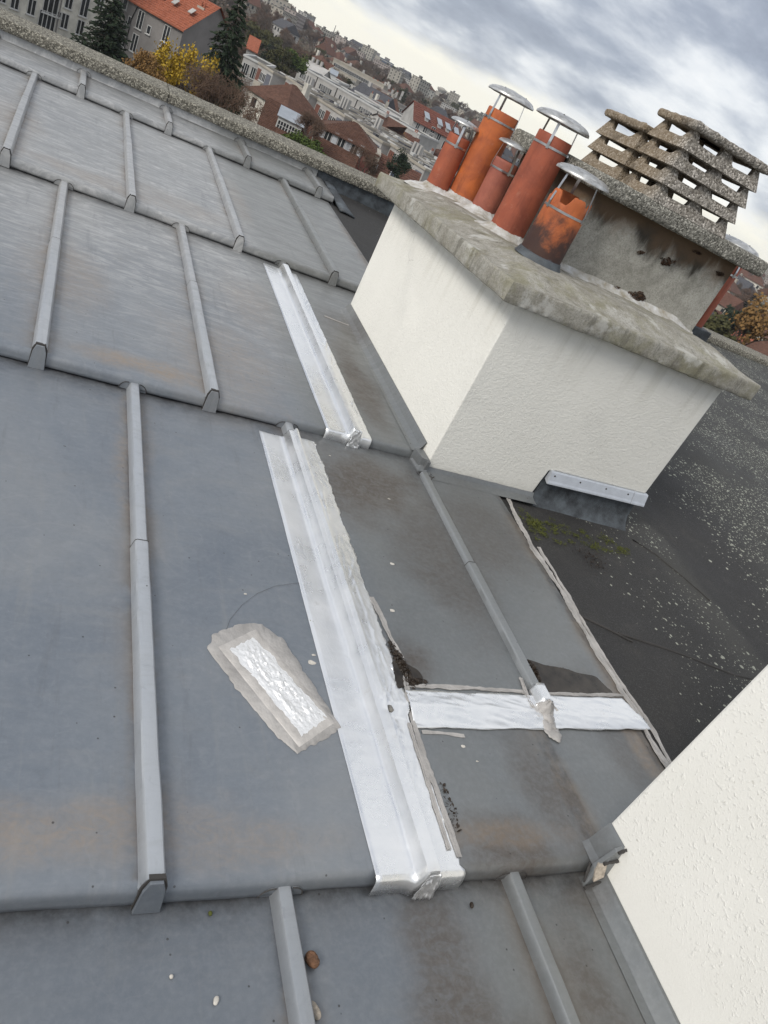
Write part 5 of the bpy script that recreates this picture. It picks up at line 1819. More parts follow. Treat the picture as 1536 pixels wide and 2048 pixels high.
def dormer(b, u0, u1, v, z0, z1, depth=2.2):
    mb = MB()
    mb.obox(b.P((u0 + u1) / 2, v + depth / 2, (z0 + z1) / 2), b.ux * (u1 - u0) / 2, b.uy * depth / 2, Vector((0, 0, (z1 - z0) / 2)))
    o = mb.build('dormer', G_white, b.root)
    mb = MB()
    a = b.P(u0 - 0.2, v - 0.25, z1 + 0.02)
    mb.prism([a, a + b.uy * (depth + 1.0) + Vector((0, 0, 1.0)), a + b.uy * (depth + 1.0) + Vector((0, 0, 1.07)), a + Vector((0, 0, 0.07))], b.ux * (u1 - u0 + 0.4))
    mb.build('dormer_roof', G_zincf, o)
    return o


def px_on(b, px, py, v):
    d = ray(px, py)
    tt = (b.P(0, v, 0) - CAM).dot(b.uy) / d.dot(b.uy)
    p = CAM + d * tt
    return (p - b.P(0, v, 0)).dot(b.ux), p.z


ua, za = px_on(h1, 552, 248, 1.2)
ub, zb_ = px_on(h1, 592, 265, 1.2)
dormer(h1, ua, ub + 0.5, 1.25, za - 0.9, za + 0.95)
for i, fq in enumerate((0.27, 0.75)):
    f, p = window_meshes(1.45, 1.05, 3, 1)
    o = inst('window', f, h1.root, h1.P(ua + (ub + 0.5 - ua) * fq, 1.25 - 0.02, za + 0.1) - h1.root.location, h1.rot)
    inst('pane', p, o)

h2 = Bld('row_house', 'red boarded row house with grey shuttered windows and tiled roof', 'house', at(643, 246, 100), at(756, 306, 100), -7.6, 8.0, W_redwall, 'hip', T_rust, 1.75, courses=16)
for (px, py) in ((656, 272), (683, 284), (709, 297)):
    o, u, z = h2.winpx(px, py, 0.95, 1.35, 1, 0)
    for sgn in (-1, 1):
        mb = MB()
        mb.box(sgn * 0.80 - 0.28, sgn * 0.80 + 0.28, -0.075, -0.03, -0.71, 0.71)
        for k in range(8):
            zz = -0.58 + k * 0.165
            mb.box(sgn * 0.80 - 0.24, sgn * 0.80 + 0.24, -0.10, -0.07, zz - 0.05, zz + 0.06)
        inst('shutter', mb.mesh('shutter', G_shut), h2.root, h2.P(u, 0, z) - h2.root.location, h2.rot)
mb = MB()
rings = []
for i in range(22):
    for q, lf in ((i / 22, 0.0), ((i + 1) / 22, 0.07)):
        rings.append([h2.P(-0.3, -0.05 - 3.6 * q, -8.75 - 3.8 * q + lf), h2.P(h2.w - 1.9, -0.05 - 3.6 * q, -8.75 - 3.8 * q + lf)])
mb.loft(rings, False)
mb.build('lower_roof', T_rust, h2.root, fixn=False)
mb = MB()
mb.obox(h2.P(h2.w + 0.1, 3.0, -11.5), h2.ux * 0.35, h2.uy * 3.2, Vector((0, 0, 4.0)))
mb.build('party_wall', W_beige, h2.root)

h3 = Bld('row_house', 'dark brown tiled house with two skylights below the chimney slab', 'house', at(752, 306, 99), at(838, 352, 99), -10.6, 8.5, T_brown, 'gable', T_brown, 3.0, courses=14)
for (px, py) in ((755, 317), (793, 333)):
    u, z = px_on(h3, px, py, 1.9)
    sl_ = (h3.uy * 4.25 + Vector((0, 0, 3.0))).normalized()
    mb = MB()
    mb.obox(h3.P(u, 1.9, -10.6 + 3.0 * 1.9 / 4.25 + 0.16), h3.ux * 0.42, sl_ * 0.55, h3.ux.cross(sl_) * 0.05)
    o = mb.build('skylight', G_white, h3.root)
    mb = MB()
    mb.obox(h3.P(u, 1.9, -10.6 + 3.0 * 1.9 / 4.25 + 0.2), h3.ux * 0.33, sl_ * 0.45, h3.ux.cross(sl_) * 0.05)
    mb.build('pane', W_blue, o)

# the long terrace of flat roofed houses: white fascias, cluttered roofs
TL, TR = fx(527, 132, -8.0), fx(850, 342, -8.0)
nU = 9
rc_ = random.Random(21)
for i in range(nU):
    q0, q1 = i / nU, (i + 1) / nU
    off = Vector((0, 0, 0))
    a, b_ = TL.lerp(TR, q0 + 0.001), TL.lerp(TR, q1 - 0.001)
    nrm = Vector((-(TR - TL).y, (TR - TL).x, 0)).normalized()
    jog = (1.6 if i % 2 else 0.0) + (0 if i else -1.0)
    hz_ = -8.0 + 0.10 * ((i * 5) % 3)
    lab = ['white terrace house with cream gable end, first of the flat roofed row'] + ['flat roofed terrace house, %s' % s_ for s_ in ('second from its cream gable end', 'third from its cream gable end', 'behind the first row house ridge', 'in the middle of the row', 'behind the hipped red roof', 'behind the right end of the hipped roof', 'behind the dark skylight house', 'half hidden by the chimney slab')]
    tb = Bld('terrace_house', lab[i], 'house', a + nrm * jog, b_ + nrm * jog, hz_, 20, W_white, 'flat', T_flat, rim=W_beige, group='flat roofed white terrace houses')
    W_ = tb.w
    mb = MB()
    mb.obox(tb.P(W_ * 0.16, -0.03, hz_ - 1.7), tb.ux * W_ * 0.11, tb.uy * 0.04, Vector((0, 0, 1.15)))
    mb.build('panel', W_brown, tb.root)
    mb = MB()
    mb.obox(tb.P(W_ * 0.80, -0.03, hz_ - 1.7), tb.ux * W_ * 0.14, tb.uy * 0.04, Vector((0, 0, 1.15)))
    mb.build('panel', W_greyp, tb.root)
    tb.win(W_ * 0.36, hz_ - 1.5, W_ * 0.16, 1.3, 1)
    tb.win(W_ * 0.55, hz_ - 1.5, W_ * 0.18, 1.3, 1)
    mb = MB()
    mb.obox(tb.P(W_ * 0.45, -0.35, hz_ - 2.9), tb.ux * W_ * 0.22, tb.uy * 0.3, Vector((0, 0, 0.5)))
    mb.build('balcony', W_beige, tb.root)
    for k in range(16):
        u, v = rc_.uniform(0.6, W_ - 0.6), rc_.uniform(1, 19)
        mb = MB()
        lx, ly, hh = rc_.choice([(1.2, 0.15, 0.28), (0.15, 1.4, 0.28), (0.5, 0.4, 0.4), (1.8, 0.12, 0.22)])
        mb.obox(tb.P(u, v, hz_ + 0.08 + hh / 2), tb.ux * lx * 0.8, tb.uy * ly * 0.8, Vector((0, 0, hh / 2)))
        mb.build('roof_upstand', rc_.choice([G_white, W_white, W_grey, T_slate]), tb.root)
    if i in (0, 2, 4, 6, 7):
        for k in range(3 if i != 4 else 2):
            mb = MB()
            mb.obox(tb.P(W_ * 0.5 + k * 0.85, 8.5, hz_ + 0.95), tb.ux * 0.22, tb.uy * 0.3, Vector((0, 0, 0.9)))
            mb.build('chimney', W_white, tb.root)
# second terrace behind it
TL2, TR2 = fx(490, 112, -6.0), fx(560, 135, -6.0)
tb = Bld('terrace_house', 'white terrace house with big dark living room windows left of the row', 'house', fx(488, 112, -8.2), fx(530, 134, -8.2), -8.2, 12, W_white, 'flat', T_flat, rim=G_white)
for u in (0.22, 0.62):
    tb.win(tb.w * u, -10.0, tb.w * 0.30, 1.9, 2)
TL2, TR2 = at(598, 130, 196), at(842, 268, 176)
for i in range(6):
    a, b_ = TL2.lerp(TR2, i / 6 + 0.004), TL2.lerp(TR2, (i + 1) / 6 - 0.004)
    tb = Bld('terrace_house', 'white rear terrace house seen over the flat roofs, %s' % ('farthest left', 'second from left', 'third from left', 'fourth from left', 'fifth from left', 'beside the tall white block')[i], 'house', a, b_, -7.3, 9, W_white, 'flat', T_flat, rim=G_white, group='rear terrace houses')
    tb.grid(5, (-8.8, -11.4), 1.0, 1.2, 1, 0, 1.5)
# long white school wing with gridded windows
for (pa, pb, D0, D1, zt, n, lab) in (((628, 138), (676, 168), 216, 214, -7.4, 9, 'white school wing with small gridded windows, left half'), ((708, 188), (832, 262), 222, 200, -7.7, 22, 'long white school wing with rows of gridded windows')):
    sc_ = Bld('school', lab, 'building', at(pa[0], pa[1], D0), at(pb[0], pb[1], D1), zt, 10, W_white, 'flat', T_gravel, rim=G_white)
    sc_.grid(n, (zt - 1.6, zt - 3.2), 1.15, 1.25, 1, 0, 1.4)
wh = Bld('white_house', 'bright white house with steep white gables behind the flat roofs', 'house', at(600, 138, 206), at(636, 158, 204), -8.2, 8, W_white, 'gable', W_white, 2.4)
wh.grid(3, (-10.0,), 0.9, 1.3, 1, 0, 1.5)
for k in range(3):
    wh.stack(0.6 + k * 1.2, 4.0, 3.0, 0.5, 0.7, W_white, 0)
# tall white block with red roof between terrace and pots
ap = Bld('apartment_building', 'white block of flats with red tiled roof left of the clay pots', 'building', at(830, 236, 186), at(915, 277, 190), -5.6, 9, W_white, 'gable', T_red, 3.2, courses=10)
for (x, y, w, h) in ((834, 255, 0.9, 1.8), (849, 262, 1.0, 1.7), (855, 264, 0.4, 1.1), (866, 260, 1.0, 1.3), (859, 277, 1.0, 1.8), (877, 275, 1.0, 1.6), (871, 272, 0.5, 1.2), (826, 271, 0.9, 1.8), (868, 293, 1.0, 1.7), (842, 283, 1.0, 1.4), (888, 290, 1.0, 1.7)):
    ap.winpx(x, y, w, h, 1)
for u in (2.6, 6.0, 8.2, 10.5):
    dormer(ap, u, u + 0.9, 0.9, -5.5, -4.3, 1.4)
mb = MB()
mb.tube([ap.P(3.4, -0.1, -5.7), ap.P(3.4, -0.1, -17)], 0.09, 6)
mb.build('downpipe', W_grey, ap.root)
pk = Bld('apartment_building', 'faded pink block with many chimneys on the wooded slope', 'building', at(735, 172, 345), at(777, 194, 345), -7.6, 10, W_pink, 'flat', T_gravel)
pk.grid(7, (-9.5, -12.3), 1.2, 1.7, 1, 0, 1.5)
for u in (1, 3, 10, 12, 14):
    pk.stack(u, 4, 1.4, 0.8, 0.6, W_white, 2)
sb = Bld('apartment_building', 'long low grey slab block across the wooded slope', 'building', at(668, 116, 350), at(768, 173, 345), -6.0, 11, W_beige, 'flat', T_gravel)
sb.grid(20, (-7.8, -10.6, -13.2), 1.5, 1.3, 1, 0, 1.5)
for u in (6, 12, 22, 24, 30):
    sb.stack(u, 5, 1.0, 0.9, 0.6, W_white, 0)
dk = Bld('apartment_building', 'dark grey flats right of the pink block', 'building', at(780, 200, 320), at(812, 217, 320), -8.6, 9, W_grey, 'flat', T_gravel)
dk.grid(6, (-10.2, -12.8), 1.4, 1.4, 1, 0, 1.2)
vl = Bld('white_house', 'white villa with steep chimneys beside the school wing', 'house', at(738, 192, 215), at(757, 202, 215), -9.3, 7, W_cream, 'gable', T_red, 1.8)
for u in (0.5, 5.0):
    vl.stack(u, 3.5, 2.8, 0.8, 0.8, W_cream, 1)
hv = Bld('white_house', 'cream house with rounded gable and red roof above the terrace', 'house', at(750, 236, 150), at(775, 250, 148), -8.4, 9, W_cream, 'hip', T_rust, 2.4)
hv.grid(2, (-9.6,), 0.9, 1.2, 1, 0, 2.0)
hr = Bld('brown_house', 'big brown roofed house with small dormer on the left slope', 'house', at(640, 118, 215), at(672, 138, 215), -8.2, 9, W_beige, 'hip', T_brown, 3.6, courses=8)
dormer(hr, 3.4, 5.2, 0.9, -8.0, -6.4, 1.8)
sm_ = Bld('white_house', 'small white house with orange roof among the trees', 'house', at(496, 92, 190), at(514, 99, 190), -8.4, 5, W_white, 'gable', T_bright, 2.2)
sm_.grid(2, (-9.8,), 0.6, 1.0, 1, 0, 0.9)
for (a, b_, z, mt, rf, lab) in (((792, 282), (826, 300), -9.6, W_beige, T_brown, 'brown roofed house with rooflights behind the terrace end'), ((838, 300), (872, 318), -10.6, W_white, T_brown, 'small white fronted house left of the clay pots'), ((846, 330), (880, 345), -11.6, W_white, T_slate, 'white house with slate roof next to the slab corner'), ((770, 262), (792, 272), -9.3, W_white, T_rust, 'narrow white gabled house above the terrace')):
    hh_ = Bld('brown_house', lab, 'house', fx(a[0], a[1], z), fx(b_[0], b_[1], z), z, 8, mt, 'gable', rf, 2.0, courses=8)
    hh_.grid(3, (z - 1.5,), 1.0, 1.3, 1, 0, 1.2)
    hh_.stack(hh_.w - 1, 4, 2.4, 0.8, 0.6, W_white, 2)

# skyline
ofb = Bld('office_building', 'long office block of blue glass bands on the skyline', 'building', at(713, 90, 790), at(787, 131, 790), 3.2, 20, W_blue, 'flat', T_gravel)
for k in range(7):
    mb = MB()
    mb.obox(ofb.P(ofb.w / 2, -0.2, 2.4 - k * 2.2), ofb.ux * ofb.w / 2, ofb.uy * 0.2, Vector((0, 0, 0.35)))
    mb.build('spandrel', W_grey if k % 2 else W_white, ofb.root)
mb = MB()
mb.obox(ofb.P(ofb.w * 0.55, -0.6, -5), ofb.ux * 3.4, ofb.uy * 0.5, Vector((0, 0, 8.3)))
mb.build('stair_tower', W_beige, ofb.root)
for u in (8, 20, 30):
    ofb.stack(u, 8, 2.0, 5, 3, W_grey, 0)
tw = Bld('apartment_tower', 'grey tower block rising over the skyline at the top', 'building', at(541, 0, 560), at(581, 17, 560), 4.6, 13, W_beige, 'flat', T_gravel)
tw.grid(5, [2.6 - 2.7 * k for k in range(6)], 1.2, 1.2, 1, 0, 1.6)
tw.stack(3, 5, 1.8, 3, 3, W_beige, 0)
for i, (px, py) in enumerate(((886, 176), (906, 187))):
    top = at(px, py, 1500)
    wt = empty('water_tower', (top.x, top.y, -10), 'pale mushroom shaped water tower, %s of the pair on the horizon' % ('left', 'right')[i], 'water tower', 'water towers on the horizon')
    mb = MB()
    mb.lathe([(5.0, -22), (4.2, -14), (4.0, -9), (5.0, -7)], top + Vector((0, 0, 0)), 24)
    mb.build('shaft', W_beige, wt, smooth=True)
    mb = MB()
    mb.lathe([(4.0, -9.5), (8.6, -4.5), (9.0, -3.6), (9.0, -2.0), (8.4, -1.4), (3, 0.2), (0.1, 0.6)], top, 28)
    mb.build('tank', W_beige, wt, smooth=True)
mast = at(668, 62, 700)
mb = MB()
mb.tube([Vector((mast.x, mast.y, -12)), Vector((mast.x, mast.y, mast.z + 4))], [0.7, 0.25], 6)
tag(mb.build('mast', W_grey, None, origin=(mast.x, mast.y, -12)), 'thin mast standing above the skyline roofs', 'mast')
rb_ = Bld('apartment_building', 'white five storey block seen right of the red pot', 'building', at(1492, 553, 450), at(1540, 581, 450), -5.4, 12, W_white, 'flat', T_gravel)
rb_.grid(7, [-7.2 - 2.3 * k for k in range(5)], 1.3, 1.0, 1, 0, 1.6)
rc1 = Bld('apartment_building', 'pale stepped block at the right edge of the picture', 'building', at(1512, 600, 330), at(1580, 636, 330), -7.6, 12, W_cream, 'flat', T_gravel)
rc1.grid(7, [-9.2 - 2.6 * k for k in range(3)], 1.3, 1.2, 1, 0, 1.6)
for (a, b_, z, mt, rf, h_, lab) in (((1462, 625), (1500, 647), -10.5, W_white, T_slate, 2.2, 'grey roofed workshop with white wall right of the red pot'), ((1428, 652), (1462, 668), -11.5, W_beige, T_brown, 2.5, 'brown hipped house close to the red pot'), ((1445, 672), (1530, 715), -11.5, W_beige, T_bright, 2.6, 'long orange tiled roof just over the right parapet'), ((1500, 655), (1560, 690), -9.5, W_beige, T_rust, 2.8, 'rust roofed house at the right edge of the picture')):
    hh_ = Bld('brown_house', lab, 'house', fx(a[0], a[1], z), fx(b_[0], b_[1], z), z, 8, mt, 'hip', rf, h_, courses=8)
    hh_.grid(3, (z - 1.5,), 1.0, 1.3, 1, 0, 1.2)

# many more houses and blocks: meshes shared between copies of each kind
PROTO = []


def house_proto(w, d, h, rh, wall, roofm, kind):
    me = {}
    mb = MB()
    mb.box(-w / 2, w / 2, -d / 2, d / 2, -3, h)
    if kind == 'gable':
        for sx in (-w / 2, w / 2 - 0.2):
            mb.prism([(sx, -d / 2, h), (sx, d / 2, h), (sx, 0, h + rh)], (0.2, 0, 0))
    parts = [('wall', mb.mesh('wall', wall))]
    mb = MB()
    if kind == 'flat':
        mb.box(-w / 2 - 0.2, w / 2 + 0.2, -d / 2 - 0.2, d / 2 + 0.2, h, h + 0.35)
        mb.box(-w / 4, -w / 4 + 2.5, -1, 1.5, h + 0.3, h + 2.2)
    else:
        hx = w / 2 - (d / 2 * 0.9 if kind == 'hip' else -0.3)
        e = 0.4
        z0 = h - e * rh / (d / 2)
        vs = [(-w / 2 - e, -d / 2 - e, z0), (w / 2 + e, -d / 2 - e, z0), (w / 2 + e, d / 2 + e, z0), (-w / 2 - e, d / 2 + e, z0), (-hx, 0, h + rh + 0.1), (hx, 0, h + rh + 0.1)]
        mb.add(vs, [(0, 1, 5, 4), (2, 3, 4, 5), (0, 4, 3), (1, 2, 5), (0, 3, 2, 1)])
    parts.append(('roof', mb.mesh('roof', roofm)))
    wn = MB()
    fl_ = max(1, int(h / 2.8))
    nc_ = max(2, int(w / 2.6))
    for f_ in range(fl_):
        z = h - 1.5 - 2.7 * f_
        for i in range(nc_):
            x = -w / 2 + w * (i + 0.5) / nc_
            wn.box(x - 0.5, x + 0.5, -d / 2 - 0.04, -d / 2 + 0.02, z - 0.65, z + 0.65)
            wn.box(x - 0.5, x + 0.5, d / 2 - 0.02, d / 2 + 0.04, z - 0.65, z + 0.65)
        for i in range(max(1, int(d / 3.5))):
            y = -d / 2 + d * (i + 0.5) / max(1, int(d / 3.5))
            wn.box(-w / 2 - 0.04, -w / 2 + 0.02, y - 0.5, y + 0.5, z - 0.65, z + 0.65)
            wn.box(w / 2 - 0.02, w / 2 + 0.04, y - 0.5, y + 0.5, z - 0.65, z + 0.65)
    parts.append(('window_rows', wn.mesh('window_rows', G_glass)))
    ck = MB()
    ck.box(w / 4, w / 4 + 0.9, -0.4, 0.4, h, h + (rh if kind != 'flat' else 0) + 1.0)
    parts.append(('chimney', ck.mesh('chimney', wall)))
    return parts


rp = random.Random(33)
HP = [house_proto(9, 8, 6, 3.2, W_cream, T_rust, 'gable'), house_proto(10, 8, 6, 2.6, W_beige, T_rust, 'hip'), house_proto(8, 7, 5.5, 3.0, W_beige, T_brown, 'gable'), house_proto(11, 8, 6, 3.0, W_white, T_slate, 'gable'), house_proto(9, 8, 6, 2.8, W_pink, T_brown, 'hip'), house_proto(12, 9, 6, 0, W_white, T_gravel, 'flat'), house_proto(9, 9, 7, 3.0, W_dirty, T_rust, 'hip')]
BP = [house_proto(22, 11, 14, 0, W_white, T_gravel, 'flat'), house_proto(30, 11, 11, 0, W_beige, T_gravel, 'flat'), house_proto(14, 12, 19, 0, W_cream, T_gravel, 'flat'), house_proto(18, 11, 12, 3, W_dirty, T_slate, 'gable'), house_proto(26, 12, 15, 0, W_pink, T_gravel, 'flat')]
HLAB = ['cream house with gable roof', 'beige house with rusty hipped roof', 'beige house with brown gable roof', 'white house with slate roof', 'pinkish house with brown hipped roof', 'white flat roofed house', 'stained hipped house']
BLAB = ['white flat roofed block of flats', 'long beige block of flats', 'cream tower block', 'stained block with slate roof', 'pinkish block of flats']
placed = []


def zone(x, y):
    D = math.hypot(x - CAM.x, y - CAM.y)
    a = math.degrees(math.atan2(x - CAM.x, y - CAM.y))
    far = 'on the ridge' if D > 800 else ('far up the slope' if D > 480 else ('mid slope' if D > 280 else 'in the valley'))
    for lim, w in ((9, 'behind the tall conifer'), (12.5, 'left of the tower block'), (16, 'below the thin mast'), (19, 'below the blue office block'), (22, 'above the white block'), (26, 'below the water towers'), (32, 'behind the tall clay pots'), (44, 'behind the cowls'), (99, 'right of the slim red pot')):
        if a < lim:
            return far + ' ' + w


def place_copy(parts, name, lab, cat, grp, x, y, rot, sc=1.0):
    r = empty(name, (x, y, ground_z(x, y)), lab, cat, grp, rz=rot)
    r.scale = (sc, sc, sc)
    for nm, me in parts:
        o_ = inst(nm, me, r)
        if nm == 'window_rows':
            o_['kind'] = 'stuff'


KEEP = [(o.location.x, o.location.y) for o in bpy.data.objects if o.get('category') in ('house', 'building')]
n_h = 0
for _ in range(2600):
    D = 105 * (760 / 105) ** rp.random()
    az = math.radians(rp.uniform(1, 54))
    if 29 < math.degrees(az) < 43 and rp.random() < 0.7:
        continue
    x, y = CAM.x + D * math.sin(az), CAM.y + D * math.cos(az)
    adeg = math.degrees(az)
    if D < 130 and adeg < 42:
        continue
    if D < 230 and adeg < 11.5:
        continue
    # the wooded slopes stay mostly free of houses
    if adeg < 14 and D > 210 and D < 500 and rp.random() < 0.93:
        continue
    if 17 < adeg < 26 and 330 < D < 620 and rp.random() < 0.9:
        continue
    if any((x - a) ** 2 + (y - b) ** 2 < (17 if D < 400 else 14) ** 2 for a, b in KEEP):
        continue
    far = D > 480
    if any((x - a) ** 2 + (y - b) ** 2 < (22 if far else 14) ** 2 for a, b in placed):
        continue
    placed.append((x, y))
    if far and rp.random() < 0.55:
        i = rp.randrange(len(BP))
        place_copy(BP[i], 'apartment_building', BLAB[i] + ' ' + zone(x, y), 'building', BLAB[i] + ' on the hillside', x, y, rp.choice([0.2, 0.9, -0.5]) + rp.uniform(-.2, .2), rp.uniform(0.5, 0.75))
    else:
        i = rp.randrange(len(HP))
        place_copy(HP[i], 'house', HLAB[i] + ' ' + zone(x, y), 'house', HLAB[i] + (' on the slope' if far else ' in the town'), x, y, rp.choice([0.5, 2.0, 0.55]) + rp.uniform(-.25, .25), rp.uniform(0.85, 1.1))
    n_h += 1
    if n_h >= 230:
        break
# skyline row of blocks
for k in range(70):
    adeg = 8.5 + k * 0.66 + rp.uniform(-.4, .4)
    if 15.6 < adeg < 19.4 or 9.5 < adeg < 12.2:
        continue
    D = rp.uniform(820, 1250)
    a = math.radians(adeg)
    x, y = CAM.x + D * math.sin(a), CAM.y + D * math.cos(a)
    i = rp.choice((0, 1, 3, 1, 0, 2))
    place_copy(BP[i], 'apartment_building', BLAB[i] + ' ' + zone(x, y), 'building', BLAB[i] + ' on the skyline', x, y, -a + rp.uniform(-.5, .5), rp.uniform(0.36, 0.58))


# ------------------------------------------------------------------ trees
def leafmat(name, a, b_, scale=1.2):
    m, t, b, pos = newmat(name)
    n = t.noise(pos, scale, 5, 0.7)
    r_ = t.n('ShaderNodeObjectInfo').outputs['Random']
    c = t.ramp(n, [(0.3, a), (0.7, b_)])
    c = t.mix(t.math('MULTIPLY', r_, 0.35), c, tuple((x + y) * 0.35 for x, y in zip(a, b_)))
    setin(t, b, Base_Color=c, Roughness=0.9, Specular_IOR_Level=0.15)
    return m


L_con = leafmat('conifer_needles', (0.012, 0.020, 0.012), (0.03, 0.045, 0.024))
L_bare = leafmat('bare_twigs', (0.085, 0.064, 0.05), (0.15, 0.115, 0.09))
L_bare2 = leafmat('reddish_twigs', (0.095, 0.062, 0.046), (0.165, 0.11, 0.08))
L_olive = leafmat('olive_leaves', (0.04, 0.042, 0.018), (0.09, 0.085, 0.035))
L_yellow = leafmat('yellow_leaves', (0.30, 0.19, 0.015), (0.50, 0.35, 0.05))
L_ochre = leafmat('ochre_leaves', (0.15, 0.085, 0.03), (0.25, 0.15, 0.06))
L_green = leafmat('fresh_green_leaves', (0.035, 0.06, 0.012), (0.09, 0.12, 0.03))
L_trunk = simple('bark', (0.075, 0.06, 0.048), 0.95, 0, 0.3, 3)


def sticks(mb, a, b_, r0_, r1_):
    """a tapering three sided twig"""
    d = (b_ - a)
    if d.length < 1e-5:
        return
    u = d.orthogonal().normalized()
    v = d.normalized().cross(u)
    ra = [a + (u * math.cos(k * 2.0944) + v * math.sin(k * 2.0944)) * r0_ for k in range(3)]
    rb = [b_ + (u * math.cos(k * 2.0944) + v * math.sin(k * 2.0944)) * r1_ for k in range(3)]
    mb.add(ra + rb, [(0, 1, 4, 3), (1, 2, 5, 4), (2, 0, 3, 5)])


def broad_tree(seed, h, R_, leafm, leaves, size, twigs=True, bottom=0.25, tw=0.012):
    r = random.Random(seed)
    wood, crown = MB(), MB()
    tips = []

    def grow(p, d, L, rad, lev):
        q = p + d * L
        sticks(wood if lev < 3 else crown, p, q, rad, rad * 0.6)
        if lev >= 4:
            tips.append(q)
            return
        for k in range(3 if lev else 5):
            nd = (d * (1.0 if lev else 1.1) + Vector((r.gauss(0, .6), r.gauss(0, .6), r.gauss(0.15, .4)))).normalized()
            grow(p + d * L * r.uniform(0.55, 1.0), nd, L * r.uniform(0.55, 0.82), rad * 0.55, lev + 1)
    grow(Vector((0, 0, 0)), Vector((r.gauss(0, .05), r.gauss(0, .05), 1)).normalized(), h * 0.34, h * 0.022, 0)
    zmax = max(t_.z for t_ in tips)
    rm_ = max(math.hypot(t_.x, t_.y) for t_ in tips)
    for t_ in tips:
        for k in range(leaves):
            o_ = Vector((r.gauss(0, 1), r.gauss(0, 1), r.gauss(0, .8))) * h * 0.035
            c_ = t_ + o_
            if twigs:
                d = (Vector((r.gauss(0, 1), r.gauss(0, 1), r.gauss(0.5, .8)))).normalized() * size * r.uniform(0.6, 1.6)
                sticks(crown, c_ - d, c_ + d, tw, tw * 0.4)
            else:
                d1 = Vector((r.gauss(0, 1), r.gauss(0, 1), r.gauss(0, 1))).normalized() * size
                d2 = d1.orthogonal().normalized() * size * 0.7
                crown.add([c_ - d1, c_ - d2, c_ + d1, c_ + d2], [(0, 1, 2, 3)])
    sx, sz = R_ / rm_, h / zmax
    for m_ in (wood, crown):
        m_.v = [Vector((v.x * sx, v.y * sx, v.z * sz)) for v in m_.v]
    return [('trunk', wood.mesh('trunk', L_trunk)), ('crown', crown.mesh('crown', leafm))]


def conifer_tree(seed, h, R_, layers=26, per=11, droop=0.35, size=0.22, mat=None, sparse=1.0):
    r = random.Random(seed)
    wood, crown = MB(), MB()
    sticks(wood, Vector((0, 0, -1)), Vector((0, 0, h * 0.97)), h * 0.014 + 0.05, 0.02)
    for l in range(layers):
        q = (l + 0.5) / layers
        z = h * (0.06 + 0.92 * q)
        Lr = R_ * (1 - q) ** 0.8 * r.uniform(0.75, 1.1) + 0.15
        n = int(per * (1 - 0.45 * q))
        for k in range(n):
            a = r.uniform(0, 6.283)
            LL = Lr * r.uniform(0.65, 1.15)
            d = Vector((math.cos(a), math.sin(a), 0.12 - droop * r.uniform(0.3, 1)))
            p0, p1 = Vector((0, 0, z)), Vector((0, 0, z)) + d * LL
            sticks(wood, p0, p1, 0.035, 0.012)
            m_ = max(5, int(LL / size * 2.2 * sparse))
            for j in range(m_):
                t_ = (j + 0.5) / m_
                c_ = p0.lerp(p1, 0.12 + 0.9 * t_) + Vector((r.gauss(0, .09), r.gauss(0, .09), r.gauss(-.06, .08))) * LL * 0.6
                s_ = size * r.uniform(0.6, 1.3)
                d1 = (d + Vector((r.gauss(0, .6), r.gauss(0, .6), r.gauss(-.2, .4)))).normalized() * s_
                d2 = d1.orthogonal().normalized() * s_ * 0.45
                crown.add([c_ - d1, c_ - d2, c_ + d1, c_ + d2], [(0, 1, 2, 3)])
    return [('trunk', wood.mesh('trunk', L_trunk)), ('crown', crown.mesh('crown', mat or L_con))]


def plant(parts, name, lab, p, grp=None, cat='tree', rot=0.0, sc=1.0):
    r = empty(name, p, lab, cat, grp, rz=rot)
    r.scale = (sc, sc, sc) if isinstance(sc, (int, float)) else sc
    for nm, me in parts:
        inst(nm, me, r)
    return r


def treetop(px, py, D, h):
    q = at(px, py, D)
    return Vector((q.x, q.y, q.z - h))


plant(conifer_tree(1, 14, 4.6, 40, 20, 0.30, 0.22), 'conifer_tree', 'dark bushy conifer in front of the cream block of flats', treetop(236, -40, 78, 14.0))
plant(conifer_tree(2, 9, 3.0, 24, 13, 0.1, 0.17), 'conifer_tree', 'dense dark conifer before the orange tiled roof', treetop(340, 50, 80, 10.4))
plant(conifer_tree(3, 8, 2.2, 22, 11, 0.1, 0.17), 'conifer_tree', 'narrow dark conifer right of the orange tiled roof', treetop(389, 60, 84, 10.0))
plant(conifer_tree(4, 17, 4.4, 40, 18, 0.70, 0.24, None, 1.1), 'conifer_tree', 'tall drooping conifer standing above the yellow tree', treetop(490, -25, 66, 17.0))
plant(broad_tree(5, 6, 2.8, L_yellow, 26, 0.085, False), 'yellow_tree', 'small tree with bright yellow autumn leaves', treetop(385, 82, 62, 6.4))
plant(broad_tree(6, 4, 2.2, L_ochre, 24, 0.075, False), 'ochre_shrub', 'ochre leaved shrub just over the parapet', treetop(300, 108, 60, 4.0), cat='shrub')
plant(broad_tree(7, 4, 1.8, L_ochre, 10, 0.07, False), 'ochre_shrub', 'pale ochre shrub left of the yellow tree', treetop(325, 132, 57, 4.4), cat='shrub')
plant(broad_tree(8, 6, 3.4, L_bare2, 14, 0.28, True, tw=0.012), 'bare_tree', 'bare reddish brown tree right of the yellow tree', treetop(452, 148, 58, 6.5))
plant(broad_tree(9, 5, 2.6, L_bare, 14, 0.25, True), 'bare_tree', 'bare twiggy tree behind the yellow tree', treetop(350, 100, 66, 6.0))
plant(broad_tree(10, 7, 3.4, L_bare2, 14, 0.3, True), 'bare_tree', 'bare bush with red brown twigs by the row house gable', treetop(486, 168, 72, 6.6))
